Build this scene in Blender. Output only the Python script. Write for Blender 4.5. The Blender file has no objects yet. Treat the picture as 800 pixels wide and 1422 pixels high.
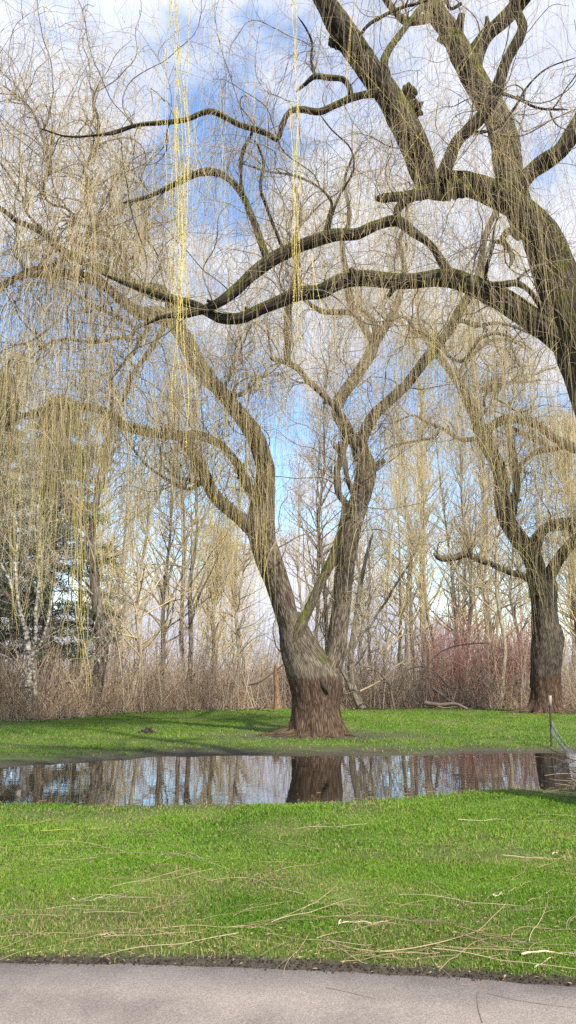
import bpy, math, random
import numpy as np
from math import radians, tan, cos, sin, atan

# ------------------------------------------------------------------ camera, world, sun, exposure
sc = bpy.context.scene
F = 1080.0                       # focal length in pixels of the 800 px wide photograph
PITCH = atan((930 - 711) / F)
EYE = 1.6
cam_d = bpy.data.cameras.new('camera')
cam = bpy.data.objects.new('camera', cam_d)
sc.collection.objects.link(cam)
cam.location = (0, 0, EYE)
cam.rotation_euler = (radians(90) + PITCH, 0, 0)
cam_d.sensor_fit = 'HORIZONTAL'
cam_d.sensor_width = 36.0
cam_d.lens = 36.0 * F / 800.0
cam_d.clip_start = 0.05
cam_d.clip_end = 3000
sc.camera = cam

SUN_AZ, SUN_EL = radians(150), radians(44)      # azimuth clockwise from +Y
sun_vec = (sin(SUN_AZ) * cos(SUN_EL), cos(SUN_AZ) * cos(SUN_EL), sin(SUN_EL))
sun_d = bpy.data.lights.new('sun', 'SUN')
sun_d.energy = 4.4
sun_d.angle = radians(1.2)
sun_d.color = (1.0, 0.93, 0.82)
sun = bpy.data.objects.new('sun', sun_d)
sc.collection.objects.link(sun)
import mathutils
sun.rotation_euler = mathutils.Vector(sun_vec).to_track_quat('Z', 'Y').to_euler()
sun.location = (20, -20, 40)

sc.view_settings.view_transform = 'Standard'
sc.view_settings.look = 'None'
sc.view_settings.gamma = 1
sc.view_settings.exposure = 0.85
sc.render.engine = 'CYCLES'
sc.cycles.max_bounces = 6
sc.cycles.diffuse_bounces = 3
sc.cycles.glossy_bounces = 3
sc.cycles.transparent_max_bounces = 8
try:
    sc.cycles.use_denoising = False
except Exception:
    pass


def pdir(u, v):
    """direction of the photograph's pixel (u, v), scaled so that y = 1"""
    xc, yc = (u - 400) / F, (711 - v) / F
    y = cos(PITCH) - yc * sin(PITCH)
    z = sin(PITCH) + yc * cos(PITCH)
    return np.array([xc / y, 1.0, z / y])


def P(u, v, D):
    d = pdir(u, v)
    return np.array([d[0] * D, D, EYE + d[2] * D])


def G(u, v, h=0.0):
    """point on level ground seen at pixel (u, v)"""
    d = pdir(u, v)
    D = (EYE - h) / -d[2]
    return np.array([d[0] * D, D, h])


def along(u, v, D):                     # metres per photo pixel there
    yc = (711 - v) / F
    return D / (cos(PITCH) - yc * sin(PITCH)) / F


world = bpy.data.worlds.new('World')
sc.world = world
world.use_nodes = True
wt = world.node_tree
wt.nodes.clear()


def N(nt, typ, **kw):
    n = nt.nodes.new(typ)
    for k, v in kw.items():
        if k == 'inp':
            for a, b in v.items():
                n.inputs[a].default_value = b
        else:
            setattr(n, k, v)
    return n


def L(nt, a, b):
    nt.links.new(a, b)


def math_node(nt, op, a, b=None, clamp=False):
    n = N(nt, 'ShaderNodeMath', operation=op, use_clamp=clamp)
    for i, s in enumerate((a, b)):
        if s is None:
            continue
        if isinstance(s, (int, float)):
            n.inputs[i].default_value = s
        else:
            L(nt, s, n.inputs[i])
    return n.outputs[0]


sky = N(wt, 'ShaderNodeTexSky', sky_type='NISHITA', sun_disc=False)
sky.sun_elevation = SUN_EL
sky.sun_rotation = SUN_AZ
sky.air_density = 1.0
sky.dust_density = 0.6
sky.ozone_density = 2.0
skyc = N(wt, 'ShaderNodeHueSaturation', inp={'Hue': 0.5, 'Saturation': 1.25, 'Value': 2.15})
L(wt, sky.outputs[0], skyc.inputs['Color'])
tc = N(wt, 'ShaderNodeTexCoord')
mp = N(wt, 'ShaderNodeMapping')
mp.inputs['Scale'].default_value = (1.0, 1.0, 1.9)
mp.inputs['Location'].default_value = (3.7, 1.3, 0.4)
L(wt, tc.outputs['Generated'], mp.inputs['Vector'])
n1 = N(wt, 'ShaderNodeTexNoise', inp={'Scale': 3.2, 'Detail': 9.0, 'Roughness': 0.58, 'Distortion': 0.35})
L(wt, mp.outputs[0], n1.inputs['Vector'])
cov = n1.outputs[0]
# open blue gaps and thick banks where the sky of the day had them
for (u, v, rad, amt) in [(285, 285, 0.12, -0.34), (50, 440, 0.14, -0.24), (60, 625, 0.17, -0.34), (740, 690, 0.20, -0.38),
                         (200, 590, 0.19, -0.30), (330, 745, 0.10, -0.20), (420, 560, 0.12, -0.08), (90, 190, .22, .08), (575, 560, 0.10, -0.20), (570, 40, 0.35, -0.01), (130, 60, 0.35, 0.0),
                         (430, 60, .1, -.08), (600, 700, .16, -.30),
                         (200, 340, 0.16, 0.12), (600, 330, 0.25, 0.16), (450, 840, 0.22, 0.16),
                         (720, 520, 0.16, 0.10)]:
    d = pdir(u, v)
    d = d / np.linalg.norm(d)
    dp = N(wt, 'ShaderNodeVectorMath', operation='DISTANCE')
    dp.inputs[1].default_value = tuple(d)
    L(wt, tc.outputs['Generated'], dp.inputs[0])
    mr = N(wt, 'ShaderNodeMapRange', interpolation_type='SMOOTHERSTEP')
    L(wt, dp.outputs['Value'], mr.inputs['Value'])
    mr.inputs['From Min'].default_value = 0
    mr.inputs['From Max'].default_value = rad * 1.5
    mr.inputs['To Min'].default_value = amt
    mr.inputs['To Max'].default_value = 0
    cov = math_node(wt, 'ADD', cov, mr.outputs[0])
rp = N(wt, 'ShaderNodeMapRange', interpolation_type='SMOOTHSTEP')
L(wt, cov, rp.inputs['Value'])
rp.inputs['From Min'].default_value = 0.33
rp.inputs['From Max'].default_value = 0.52
rp.inputs['To Min'].default_value = 0.10
n2 = N(wt, 'ShaderNodeTexNoise', inp={'Scale': 6.0, 'Detail': 6.0, 'Roughness': 0.6})
L(wt, mp.outputs[0], n2.inputs['Vector'])
cr = N(wt, 'ShaderNodeValToRGB')
cr.color_ramp.elements[0].position = 0.35
cr.color_ramp.elements[0].color = (4.3, 4.8, 6.3, 1)
cr.color_ramp.elements[1].position = 0.66
cr.color_ramp.elements[1].color = (6.1, 6.4, 7.3, 1)
L(wt, n2.outputs[0], cr.inputs[0])
mx = N(wt, 'ShaderNodeMix', data_type='RGBA')
L(wt, rp.outputs[0], mx.inputs['Factor'])
L(wt, skyc.outputs[0], mx.inputs['A'])
L(wt, cr.outputs[0], mx.inputs['B'])
bg = N(wt, 'ShaderNodeBackground', inp={'Strength': 0.1})
L(wt, mx.outputs['Result'], bg.inputs['Color'])
wo = N(wt, 'ShaderNodeOutputWorld')
L(wt, bg.outputs[0], wo.inputs['Surface'])
try:
    world.cycles.sampling_method = 'MANUAL'
    world.cycles.sample_map_resolution = 512
except Exception:
    pass

# ------------------------------------------------------------------ helpers
col = sc.collection
rng = np.random.default_rng(7)


def _h(ix, iy, iz):
    n = (ix * 374761393 + iy * 668265263 + iz * 2147483647 + 1274126177) & 0xffffffff
    n = ((n ^ (n >> 13)) * 1274126177) & 0xffffffff
    n = ((n ^ (n >> 16)) * 2246822519) & 0xffffffff
    return ((n ^ (n >> 15)) & 0xffffff) / float(0xffffff)


def vnoise(x, y, z):
    x, y, z = np.broadcast_arrays(np.asarray(x, float), np.asarray(y, float), np.asarray(z, float))
    xi, yi, zi = [np.floor(a).astype(np.int64) for a in (x, y, z)]
    fx, fy, fz = x - xi, y - yi, z - zi
    fx, fy, fz = [a * a * (3 - 2 * a) for a in (fx, fy, fz)]
    r = 0
    for dx in (0, 1):
        for dy in (0, 1):
            for dz in (0, 1):
                w = (fx if dx else 1 - fx) * (fy if dy else 1 - fy) * (fz if dz else 1 - fz)
                r = r + w * _h(xi + dx, yi + dy, zi + dz)
    return r * 2 - 1


def fbm(x, y, z, o=4):
    a, r, s = 1.0, 0, 1.0
    for i in range(o):
        r = r + a * vnoise(x * s + 17 * i, y * s + 5 * i, z * s + 11 * i)
        a *= 0.5
        s *= 2.03
    return r


class Mesh:
    """collects tubes and faces, then links them as ONE mesh object"""

    def __init__(self):
        self.v, self.q, self.t, self.uvq, self.uvt, self.n = [], [], [], [], [], 0
        self.att = []

    def grid(self, V, closed=True, uv=None, att=None):
        """V: (K, N, S, 3) rings -> quads"""
        K, Nn, S, _ = V.shape
        base = self.n + np.arange(K)[:, None, None] * (Nn * S)
        i = np.arange(Nn - 1)[None, :, None] * S
        j = np.arange(S if closed else S - 1)[None, None, :]
        j2 = (j + 1) % S
        a = base + i + j
        b = base + i + j2
        c = base + i + S + j2
        d = base + i + S + j
        self.q.append(np.stack([a, b, c, d], -1).reshape(-1, 4))
        if uv is None:
            self.uvq.append(np.zeros((a.size, 4, 2), np.float32))
        else:
            self.uvq.append(uv.reshape(-1, 4, 2).astype(np.float32))
        self.v.append(V.reshape(-1, 3))
        if att is None:
            att = np.zeros((K,))
        self.att.append(np.broadcast_to(np.asarray(att, float).reshape(K, -1, 1), (K, Nn, S)).reshape(-1) if np.ndim(att) <= 2 else np.asarray(att).reshape(-1))
        self.n += K * Nn * S

    def tris(self, V, T, att=None):
        self.v.append(V)
        self.t.append(T + self.n)
        self.uvt.append(np.zeros((len(T), 3, 2), np.float32))
        self.att.append(np.zeros(len(V)) if att is None else np.asarray(att, float))
        self.n += len(V)

    def tubes(self, pts, rad, sides=3, att=None, rough=0.0, rscale=1.0, seed=0.0, ridge=0.0):
        """pts (K,N,3), rad (K,N)"""
        pts = np.asarray(pts, float)
        rad = np.asarray(rad, float)
        K, Nn, _ = pts.shape
        tan_ = np.gradient(pts, axis=1)
        tan_ /= np.linalg.norm(tan_, axis=2, keepdims=True) + 1e-12
        ref = np.zeros((K, 3))
        t0 = tan_[:, 0]
        horiz = np.abs(t0[:, 2]) < 0.75
        ref[:, 1] = 1
        ref[horiz] = (0, 0, 1)
        u = np.cross(ref, t0)
        u /= np.linalg.norm(u, axis=1, keepdims=True) + 1e-9
        U = np.empty_like(pts)
        for i in range(Nn):
            t = tan_[:, i]
            u = u - t * (u * t).sum(1, keepdims=True)
            u /= np.linalg.norm(u, axis=1, keepdims=True) + 1e-9
            U[:, i] = u
        W = np.cross(tan_, U)
        ang = np.linspace(0, 2 * np.pi, sides, endpoint=False)
        ca, sa = np.cos(ang), np.sin(ang)
        nrm = U[:, :, None, :] * ca[None, None, :, None] + W[:, :, None, :] * sa[None, None, :, None]
        seg = np.linalg.norm(np.diff(pts, axis=1), axis=2)
        s = np.concatenate([np.zeros((K, 1)), np.cumsum(seg, 1)], 1)
        R = np.broadcast_to(rad[:, :, None], (K, Nn, sides)).copy()
        if rough > 0:
            X = pts[:, :, None, :] + nrm * R[..., None]
            lump = fbm(X[..., 0] * rscale + seed, X[..., 1] * rscale, X[..., 2] * rscale, 3)
            R = R * (1 + rough * lump)
        if ridge > 0:
            A = ang[None, None, :]
            SS = s[:, :, None]
            freq = 7.0
            rr = vnoise(np.cos(A + SS * .25) * freq + seed, np.sin(A + SS * .25) * freq, SS * 1.7 + seed)
            rr2 = vnoise(np.cos(A - SS * .2) * freq * 2.1, np.sin(A - SS * .2) * freq * 2.1 + seed, SS * 3.6)
            R = R + ridge * (1.2 * (0.5 - np.abs(rr) * 1.5) + .5 * (0.5 - np.abs(rr2) * 1.5))
        V = pts[:, :, None, :] + nrm * R[..., None]
        mr = rad.mean(1)[:, None]
        j = np.arange(sides)
        uu0 = (j / sides)[None, None, :] * np.ones((K, Nn - 1, 1))
        uu1 = ((j + 1) / sides)[None, None, :] * np.ones((K, Nn - 1, 1))
        circ = (2 * np.pi * mr)[:, :, None]
        uu0, uu1 = uu0 * circ, uu1 * circ
        v0 = s[:, :-1, None] * np.ones((1, 1, sides))
        v1 = s[:, 1:, None] * np.ones((1, 1, sides))
        uv = np.stack([np.stack([uu0, v0], -1), np.stack([uu1, v0], -1), np.stack([uu1, v1], -1), np.stack([uu0, v1], -1)], -2)
        self.grid(V, True, uv, att)

    def build(self, name, mat, parent=None, smooth=True):
        me = bpy.data.meshes.new(name)
        V = np.concatenate(self.v).astype(np.float32)
        nq = sum(len(a) for a in self.q)
        ntr = sum(len(a) for a in self.t)
        parts, uvs = [], []
        if nq:
            parts.append(np.concatenate(self.q).reshape(-1))
            uvs.append(np.concatenate(self.uvq).reshape(-1))
        if ntr:
            parts.append(np.concatenate(self.t).reshape(-1))
            uvs.append(np.concatenate(self.uvt).reshape(-1))
        loops = np.concatenate(parts).astype(np.int32)
        starts = np.concatenate([np.arange(nq) * 4, nq * 4 + np.arange(ntr) * 3]).astype(np.int32)
        totals = np.concatenate([np.full(nq, 4), np.full(ntr, 3)]).astype(np.int32)
        me.vertices.add(len(V))
        me.vertices.foreach_set('co', V.reshape(-1))
        me.loops.add(len(loops))
        me.loops.foreach_set('vertex_index', loops)
        me.polygons.add(nq + ntr)
        me.polygons.foreach_set('loop_start', starts)
        me.polygons.foreach_set('loop_total', totals)
        if smooth:
            me.polygons.foreach_set('use_smooth', np.ones(nq + ntr, bool))
        uvl = me.uv_layers.new(name='UVMap')
        uvl.data.foreach_set('uv', np.concatenate(uvs).astype(np.float32))
        a = me.attributes.new('vary', 'FLOAT', 'POINT')
        a.data.foreach_set('value', np.concatenate(self.att).astype(np.float32))
        me.update(calc_edges=True)
        me.materials.append(mat)
        o = bpy.data.objects.new(name, me)
        col.objects.link(o)
        if parent is not None:
            o.parent = parent
            o.location = tuple(-c for c in parent.location)     # meshes are written in world space
        return o


def tag(o, label=None, cat=None, group=None, kind=None):
    if label: o['label'] = label
    if cat: o['category'] = cat
    if group: o['group'] = group
    if kind: o['kind'] = kind
    return o


def empty(name, loc, label, cat, group=None):
    o = bpy.data.objects.new(name, None)
    o.empty_display_size = 0.3
    col.objects.link(o)
    o.location = tuple(float(c) for c in loc)
    return tag(o, label, cat, group)


def copy_tree(o, parent=None):
    c = o.copy()
    col.objects.link(c)
    if parent is not None:
        c.parent = parent
    for ch in [k for k in o.children]:
        copy_tree(ch, c)
    return c


def grow(start, d0, length, n, wig, bias, rs, smoothw=0.6, biasgrow=0.0):
    """K random-walk paths of n points; bias (3,) or (K,3) pulls the direction"""
    K = len(start)
    pts = np.empty((K, n, 3))
    pts[:, 0] = start
    d = d0 / (np.linalg.norm(d0, axis=1, keepdims=True) + 1e-9)
    step = (np.asarray(length) / (n - 1)).reshape(-1, 1) * np.ones((K, 1))
    b = np.asarray(bias, float)
    w = rs.normal(size=(K, 3)) * wig
    for i in range(1, n):
        w = w * smoothw + rs.normal(size=(K, 3)) * wig * (1 - smoothw) * 1.6
        d = d + w + b * (1 + biasgrow * i)
        d /= np.linalg.norm(d, axis=1, keepdims=True) + 1e-9
        pts[:, i] = pts[:, i - 1] + d * step
    return pts


def perp_dirs(t, rs, up=0.2, fwd=0.3):
    r = rs.normal(size=t.shape)
    r -= t * (r * t).sum(1, keepdims=True)
    r /= np.linalg.norm(r, axis=1, keepdims=True) + 1e-9
    r = r + t * fwd
    r[:, 2] += up
    return r / np.linalg.norm(r, axis=1, keepdims=True)


def catmull(P_, m):
    """resample (N,k) control points to m samples, centripetal-ish"""
    P_ = np.asarray(P_, float)
    if len(P_) == 2:
        t = np.linspace(0, 1, m)[:, None]
        return P_[0] * (1 - t) + P_[1] * t
    d = np.linalg.norm(np.diff(P_[:, :3], axis=0), axis=1)
    T = np.concatenate([[0], np.cumsum(d)])
    s = np.linspace(0, T[-1], m)
    M = np.zeros_like(P_)
    M[1:-1] = (P_[2:] - P_[:-2]) / (T[2:] - T[:-2])[:, None]
    M[0] = (P_[1] - P_[0]) / d[0]
    M[-1] = (P_[-1] - P_[-2]) / d[-1]
    k = np.clip(np.searchsorted(T, s, side='right') - 1, 0, len(d) - 1)
    h = d[k][:, None]
    t = ((s - T[k]) / d[k])[:, None]
    return ((2 * t**3 - 3 * t**2 + 1) * P_[k] + (t**3 - 2 * t**2 + t) * h * M[k]
            + (-2 * t**3 + 3 * t**2) * P_[k + 1] + (t**3 - t**2) * h * M[k + 1])


# ------------------------------------------------------------------ materials
def mat_new(name):
    m = bpy.data.materials.new(name)
    m.use_nodes = True
    nt = m.node_tree
    nt.nodes.clear()
    out = N(nt, 'ShaderNodeOutputMaterial')
    b = N(nt, 'ShaderNodeBsdfPrincipled')
    b.inputs['Roughness'].default_value = 0.85
    b.inputs['Specular IOR Level'].default_value = 0.25
    L(nt, b.outputs[0], out.inputs['Surface'])
    return m, nt, b


def ramp(nt, fac, stops):
    r = N(nt, 'ShaderNodeValToRGB')
    e = r.color_ramp.elements
    while len(e) < len(stops):
        e.new(0.5)
    for k, (p, c) in enumerate(stops):
        e[k].position = p
        e[k].color = (*c, 1)
    L(nt, fac, r.inputs[0])
    return r.outputs[0]


def mixc(nt, fac, a, b):
    m = N(nt, 'ShaderNodeMix', data_type='RGBA')
    if isinstance(fac, (int, float)):
        m.inputs['Factor'].default_value = fac
    else:
        L(nt, fac, m.inputs['Factor'])
    for s, k in ((a, 'A'), (b, 'B')):
        if isinstance(s, tuple):
            m.inputs[k].default_value = (*s, 1)
        else:
            L(nt, s, m.inputs[k])
    return m.outputs['Result']


def bark_mat(name, dark, light, moss=0.0, mosscol=(0.075, 0.085, 0.015), mud=False, lich=0.0, scale=1.0, bump=0.9):
    m, nt, b = mat_new(name)
    uv = N(nt, 'ShaderNodeUVMap', uv_map='UVMap')
    mp_ = N(nt, 'ShaderNodeMapping')
    mp_.inputs['Scale'].default_value = (34 * scale, 4.2 * scale, 1)
    L(nt, uv.outputs[0], mp_.inputs['Vector'])
    geo = N(nt, 'ShaderNodeNewGeometry')
    wig = N(nt, 'ShaderNodeTexNoise', inp={'Scale': 2.5, 'Detail': 3.0})
    L(nt, geo.outputs['Position'], wig.inputs['Vector'])
    add = N(nt, 'ShaderNodeVectorMath', operation='MULTIPLY_ADD')
    add.inputs[1].default_value = (2.2, 0.8, 0)
    L(nt, wig.outputs['Color'], add.inputs[0])
    L(nt, mp_.outputs[0], add.inputs[2])
    r1 = N(nt, 'ShaderNodeTexNoise', inp={'Scale': 1.0, 'Detail': 8.0, 'Roughness': 0.62, 'Distortion': 0.4})
    L(nt, add.outputs[0], r1.inputs['Vector'])
    vo = N(nt, 'ShaderNodeTexVoronoi', feature='DISTANCE_TO_EDGE', inp={'Scale': 0.9})
    L(nt, add.outputs[0], vo.inputs['Vector'])
    crack = N(nt, 'ShaderNodeMapRange')
    L(nt, vo.outputs['Distance'], crack.inputs['Value'])
    crack.inputs['From Max'].default_value = 0.28
    hgt = math_node(nt, 'ADD', math_node(nt, 'MULTIPLY', crack.outputs[0], 0.38), math_node(nt, 'MULTIPLY', r1.outputs[0], 1.0))
    c = ramp(nt, hgt, [(0.28, tuple(x * 0.22 for x in dark)), (0.55, dark), (0.95, light)])
    pn = N(nt, 'ShaderNodeTexNoise', inp={'Scale': 1.6, 'Detail': 6.0, 'Roughness': 0.65})
    L(nt, geo.outputs['Position'], pn.inputs['Vector'])
    if lich > 0:
        f = N(nt, 'ShaderNodeMapRange')
        L(nt, pn.outputs[0], f.inputs['Value'])
        f.inputs['From Min'].default_value = 0.5
        f.inputs['From Max'].default_value = 0.60
        f.inputs['To Max'].default_value = lich
        c = mixc(nt, f.outputs[0], c, (light[0] * 1.35, light[1] * 1.35, light[2] * 1.2))
    if moss > 0:
        sx = N(nt, 'ShaderNodeSeparateXYZ')
        L(nt, geo.outputs['Normal'], sx.inputs[0])
        mn = N(nt, 'ShaderNodeTexNoise', inp={'Scale': 3.0, 'Detail': 7.0, 'Roughness': 0.7})
        L(nt, geo.outputs['Position'], mn.inputs['Vector'])
        f = math_node(nt, 'ADD', math_node(nt, 'MULTIPLY', sx.outputs['Z'], 0.55), math_node(nt, 'MULTIPLY', mn.outputs[0], 1.6))
        f2 = N(nt, 'ShaderNodeMapRange', interpolation_type='SMOOTHSTEP')
        L(nt, f, f2.inputs['Value'])
        f2.inputs['From Min'].default_value = 1.30 - moss * 0.6
        f2.inputs['From Max'].default_value = 1.62 - moss * 0.6
        f2.inputs['To Max'].default_value = 0.9
        fine = N(nt, 'ShaderNodeTexNoise', inp={'Scale': 30.0, 'Detail': 4.0})
        L(nt, geo.outputs['Position'], fine.inputs['Vector'])
        mc = ramp(nt, fine.outputs[0], [(0.35, tuple(x * 0.45 for x in mosscol)), (0.7, tuple(x * 1.5 for x in mosscol))])
        c = mixc(nt, f2.outputs[0], c, mc)
    if mud:       # silt left on the bark by a flood, up to about a metre and a half
        sp = N(nt, 'ShaderNodeSeparateXYZ')
        L(nt, geo.outputs['Position'], sp.inputs[0])
        en = N(nt, 'ShaderNodeTexNoise', inp={'Scale': 9.0, 'Detail': 3.0})
        L(nt, geo.outputs['Position'], en.inputs['Vector'])
        z = math_node(nt, 'ADD', sp.outputs['Z'], math_node(nt, 'MULTIPLY', en.outputs[0], 0.20))
        f = N(nt, 'ShaderNodeMapRange')
        L(nt, z, f.inputs['Value'])
        f.inputs['From Min'].default_value = 1.44
        f.inputs['From Max'].default_value = 1.58
        f.inputs['To Min'].default_value = 0.85
        f.inputs['To Max'].default_value = 0.0
        mudc = ramp(nt, hgt, [(0.35, (0.018, 0.011, 0.008)), (0.62, (0.062, 0.038, 0.024)), (0.95, (0.15, 0.10, 0.066))])
        c = mixc(nt, f.outputs[0], c, mudc)
    L(nt, c, b.inputs['Base Color'])
    bp = N(nt, 'ShaderNodeBump', inp={'Strength': bump, 'Distance': 0.03})
    L(nt, hgt, bp.inputs['Height'])
    L(nt, bp.outputs[0], b.inputs['Normal'])
    b.inputs['Roughness'].default_value = 0.95
    b.inputs['Specular IOR Level'].default_value = 0.12
    return m


def twig_mat(name, c0, c1, transl=0.0):
    m, nt, b = mat_new(name)
    at = N(nt, 'ShaderNodeAttribute', attribute_name='vary')
    geo = N(nt, 'ShaderNodeNewGeometry')
    n = N(nt, 'ShaderNodeTexNoise', inp={'Scale': 0.7, 'Detail': 3.0})
    L(nt, geo.outputs['Position'], n.inputs['Vector'])
    f = math_node(nt, 'ADD', math_node(nt, 'MULTIPLY', at.outputs['Fac'], 0.6), math_node(nt, 'MULTIPLY', n.outputs[0], 0.5))
    L(nt, ramp(nt, f, [(0.15, c0), (0.85, c1)]), b.inputs['Base Color'])
    b.inputs['Roughness'].default_value = 0.6
    return m


M = {}
M['bark'] = bark_mat('willow_bark', (0.06, 0.047, 0.036), (0.215, 0.18, 0.14), moss=0.50, mud=True, lich=0.25)
M['bark_near'] = bark_mat('dark_mossy_bark', (0.028, 0.023, 0.019), (0.115, 0.094, 0.074), moss=0.95, mosscol=(0.085, 0.090, 0.015), lich=0.2)
M['bark_right'] = bark_mat('grey_willow_bark', (0.045, 0.036, 0.028), (0.16, 0.133, 0.105), moss=0.40, mud=True, lich=0.2)
M['bark_moss'] = bark_mat('mossy_bark', (0.08, 0.065, 0.045), (0.2, 0.17, 0.12), moss=1.0, mosscol=(0.10, 0.115, 0.018))
M['branch'] = bark_mat('branch_bark', (0.13, 0.105, 0.08), (0.32, 0.265, 0.20), moss=0.22, bump=0.4)
M['twig'] = twig_mat('twig_brown', (0.18, 0.14, 0.10), (0.42, 0.34, 0.24))
M['shoot'] = twig_mat('willow_shoot', (0.33, 0.26, 0.14), (0.64, 0.53, 0.27))
M['shoot_near'] = twig_mat('willow_shoot_near', (0.32, 0.25, 0.14), (0.60, 0.49, 0.25))
M['gold'] = twig_mat('golden_shoot', (0.46, 0.37, 0.09), (0.70, 0.59, 0.18))
M['bg_twig'] = twig_mat('far_twig', (0.25, 0.20, 0.145), (0.50, 0.42, 0.30))
M['bg_gold'] = twig_mat('far_gold_twig', (0.42, 0.34, 0.18), (0.66, 0.55, 0.30))
M['bg_bark'] = bark_mat('grey_bark', (0.12, 0.10, 0.075), (0.32, 0.28, 0.21), moss=0.1, scale=0.7, bump=0.4)
M['pale_bark'] = bark_mat('pale_bark', (0.25, 0.21, 0.15), (0.50, 0.45, 0.34), moss=0.1, scale=0.7, bump=0.3)
M['dark_bark'] = bark_mat('dark_bark', (0.09, 0.075, 0.062), (0.22, 0.19, 0.16), moss=0.1, scale=0.7, bump=0.4)
M['thicket'] = twig_mat('thicket_stem', (0.075, 0.050, 0.034), (0.46, 0.34, 0.22))
M['thicket_grey'] = twig_mat('thicket_stem_grey', (0.16, 0.12, 0.095), (0.48, 0.39, 0.31))
M['red'] = twig_mat('dogwood_stem', (0.24, 0.10, 0.095), (0.40, 0.23, 0.19))
M['straw'] = twig_mat('dry_grass', (0.22, 0.16, 0.10), (0.46, 0.37, 0.24))
M['deadtwig'] = twig_mat('dead_twig', (0.17, 0.115, 0.06), (0.40, 0.31, 0.17))
M['bleached'] = twig_mat('bleached_wood', (0.33, 0.27, 0.17), (0.58, 0.49, 0.34))
M['brush'] = twig_mat('brush_twig', (0.09, 0.06, 0.045), (0.26, 0.20, 0.15))
M['steel'] = twig_mat('grey_wire', (0.20, 0.21, 0.22), (0.30, 0.31, 0.33))
M['stake'] = twig_mat('rusty_stake', (0.05, 0.04, 0.035), (0.10, 0.08, 0.065))
M['cap'] = twig_mat('pale_cap', (0.24, 0.21, 0.15), (0.30, 0.27, 0.20))

# white birch bark with black marks
m, nt, b = mat_new('birch_bark')
geo = N(nt, 'ShaderNodeNewGeometry')
mp2 = N(nt, 'ShaderNodeMapping')
mp2.inputs['Scale'].default_value = (5, 5, 9)
L(nt, geo.outputs['Position'], mp2.inputs['Vector'])
nn = N(nt, 'ShaderNodeTexNoise', inp={'Scale': 1.2, 'Detail': 6.0, 'Roughness': 0.7})
L(nt, mp2.outputs[0], nn.inputs['Vector'])
L(nt, ramp(nt, nn.outputs[0], [(0.42, (0.04, 0.035, 0.03)), (0.5, (0.22, 0.20, 0.17)), (0.62, (0.5, 0.48, 0.42))]), b.inputs['Base Color'])
M['birch'] = m

# conifer needles; pale end of the ramp paints sunlit tips and sky gaps
m, nt, b = mat_new('conifer_needles')
at = N(nt, 'ShaderNodeAttribute', attribute_name='vary')
L(nt, ramp(nt, at.outputs['Fac'], [(0.0, (0.030, 0.045, 0.022)), (0.55, (0.075, 0.10, 0.05)), (0.75, (0.15, 0.17, 0.11)), (1.0, (0.50, 0.49, 0.42))]), b.inputs['Base Color'])
M['needle'] = m

# grass blades
m, nt, b = mat_new('grass_blades')
at = N(nt, 'ShaderNodeAttribute', attribute_name='vary')
geo = N(nt, 'ShaderNodeNewGeometry')
n_a = N(nt, 'ShaderNodeTexNoise', inp={'Scale': 0.9, 'Detail': 5.0, 'Roughness': 0.6})
L(nt, geo.outputs['Position'], n_a.inputs['Vector'])
f = math_node(nt, 'ADD', math_node(nt, 'MULTIPLY', at.outputs['Fac'], 0.75), math_node(nt, 'MULTIPLY', n_a.outputs[0], 0.45))
gc = ramp(nt, f, [(0.10, (0.060, 0.115, 0.012)), (0.48, (0.115, 0.245, 0.014)), (0.80, (0.205, 0.325, 0.032)), (1.0, (0.33, 0.26, 0.12))])
L(nt, gc, b.inputs['Base Color'])
b.inputs['Roughness'].default_value = 0.55
tr = N(nt, 'ShaderNodeBsdfTranslucent')
L(nt, gc, tr.inputs['Color'])
ms = N(nt, 'ShaderNodeMixShader', inp={0: 0.3})
L(nt, b.outputs[0], ms.inputs[1])
L(nt, tr.outputs[0], ms.inputs[2])
L(nt, ms.outputs[0], [x for x in nt.nodes if x.type == 'OUTPUT_MATERIAL'][0].inputs['Surface'])
M['grass'] = m

# the ground: turf, leaf litter under the wood, mud by the water
m, nt, b = mat_new('ground_soil_and_turf')
geo = N(nt, 'ShaderNodeNewGeometry')
at = N(nt, 'ShaderNodeAttribute', attribute_name='vary')       # 0 turf, 1 bare mud
at2 = N(nt, 'ShaderNodeAttribute', attribute_name='litter')
na = N(nt, 'ShaderNodeTexNoise', inp={'Scale': 1.3, 'Detail': 9.0, 'Roughness': 0.65})
nb = N(nt, 'ShaderNodeTexNoise', inp={'Scale': 26.0, 'Detail': 6.0, 'Roughness': 0.7})
for q in (na, nb):
    L(nt, geo.outputs['Position'], q.inputs['Vector'])
ff = math_node(nt, 'ADD', math_node(nt, 'MULTIPLY', na.outputs[0], 0.55), math_node(nt, 'MULTIPLY', nb.outputs[0], 0.5))
turf = ramp(nt, ff, [(0.36, (0.035, 0.032, 0.015)), (0.50, (0.075, 0.105, 0.02)), (0.62, (0.11, 0.17, 0.02)), (0.78, (0.20, 0.19, 0.07))])
mudc = ramp(nt, ff, [(0.35, (0.028, 0.022, 0.016)), (0.7, (0.085, 0.070, 0.050))])
lit = ramp(nt, ff, [(0.35, (0.055, 0.038, 0.026)), (0.55, (0.15, 0.11, 0.075)), (0.75, (0.27, 0.21, 0.15))])
c = mixc(nt, at.outputs['Fac'], turf, mudc)
c = mixc(nt, at2.outputs['Fac'], c, lit)
L(nt, c, b.inputs['Base Color'])
bp = N(nt, 'ShaderNodeBump', inp={'Strength': 0.6, 'Distance': 0.03})
L(nt, nb.outputs[0], bp.inputs['Height'])
L(nt, bp.outputs[0], b.inputs['Normal'])
M['ground'] = m

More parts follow.
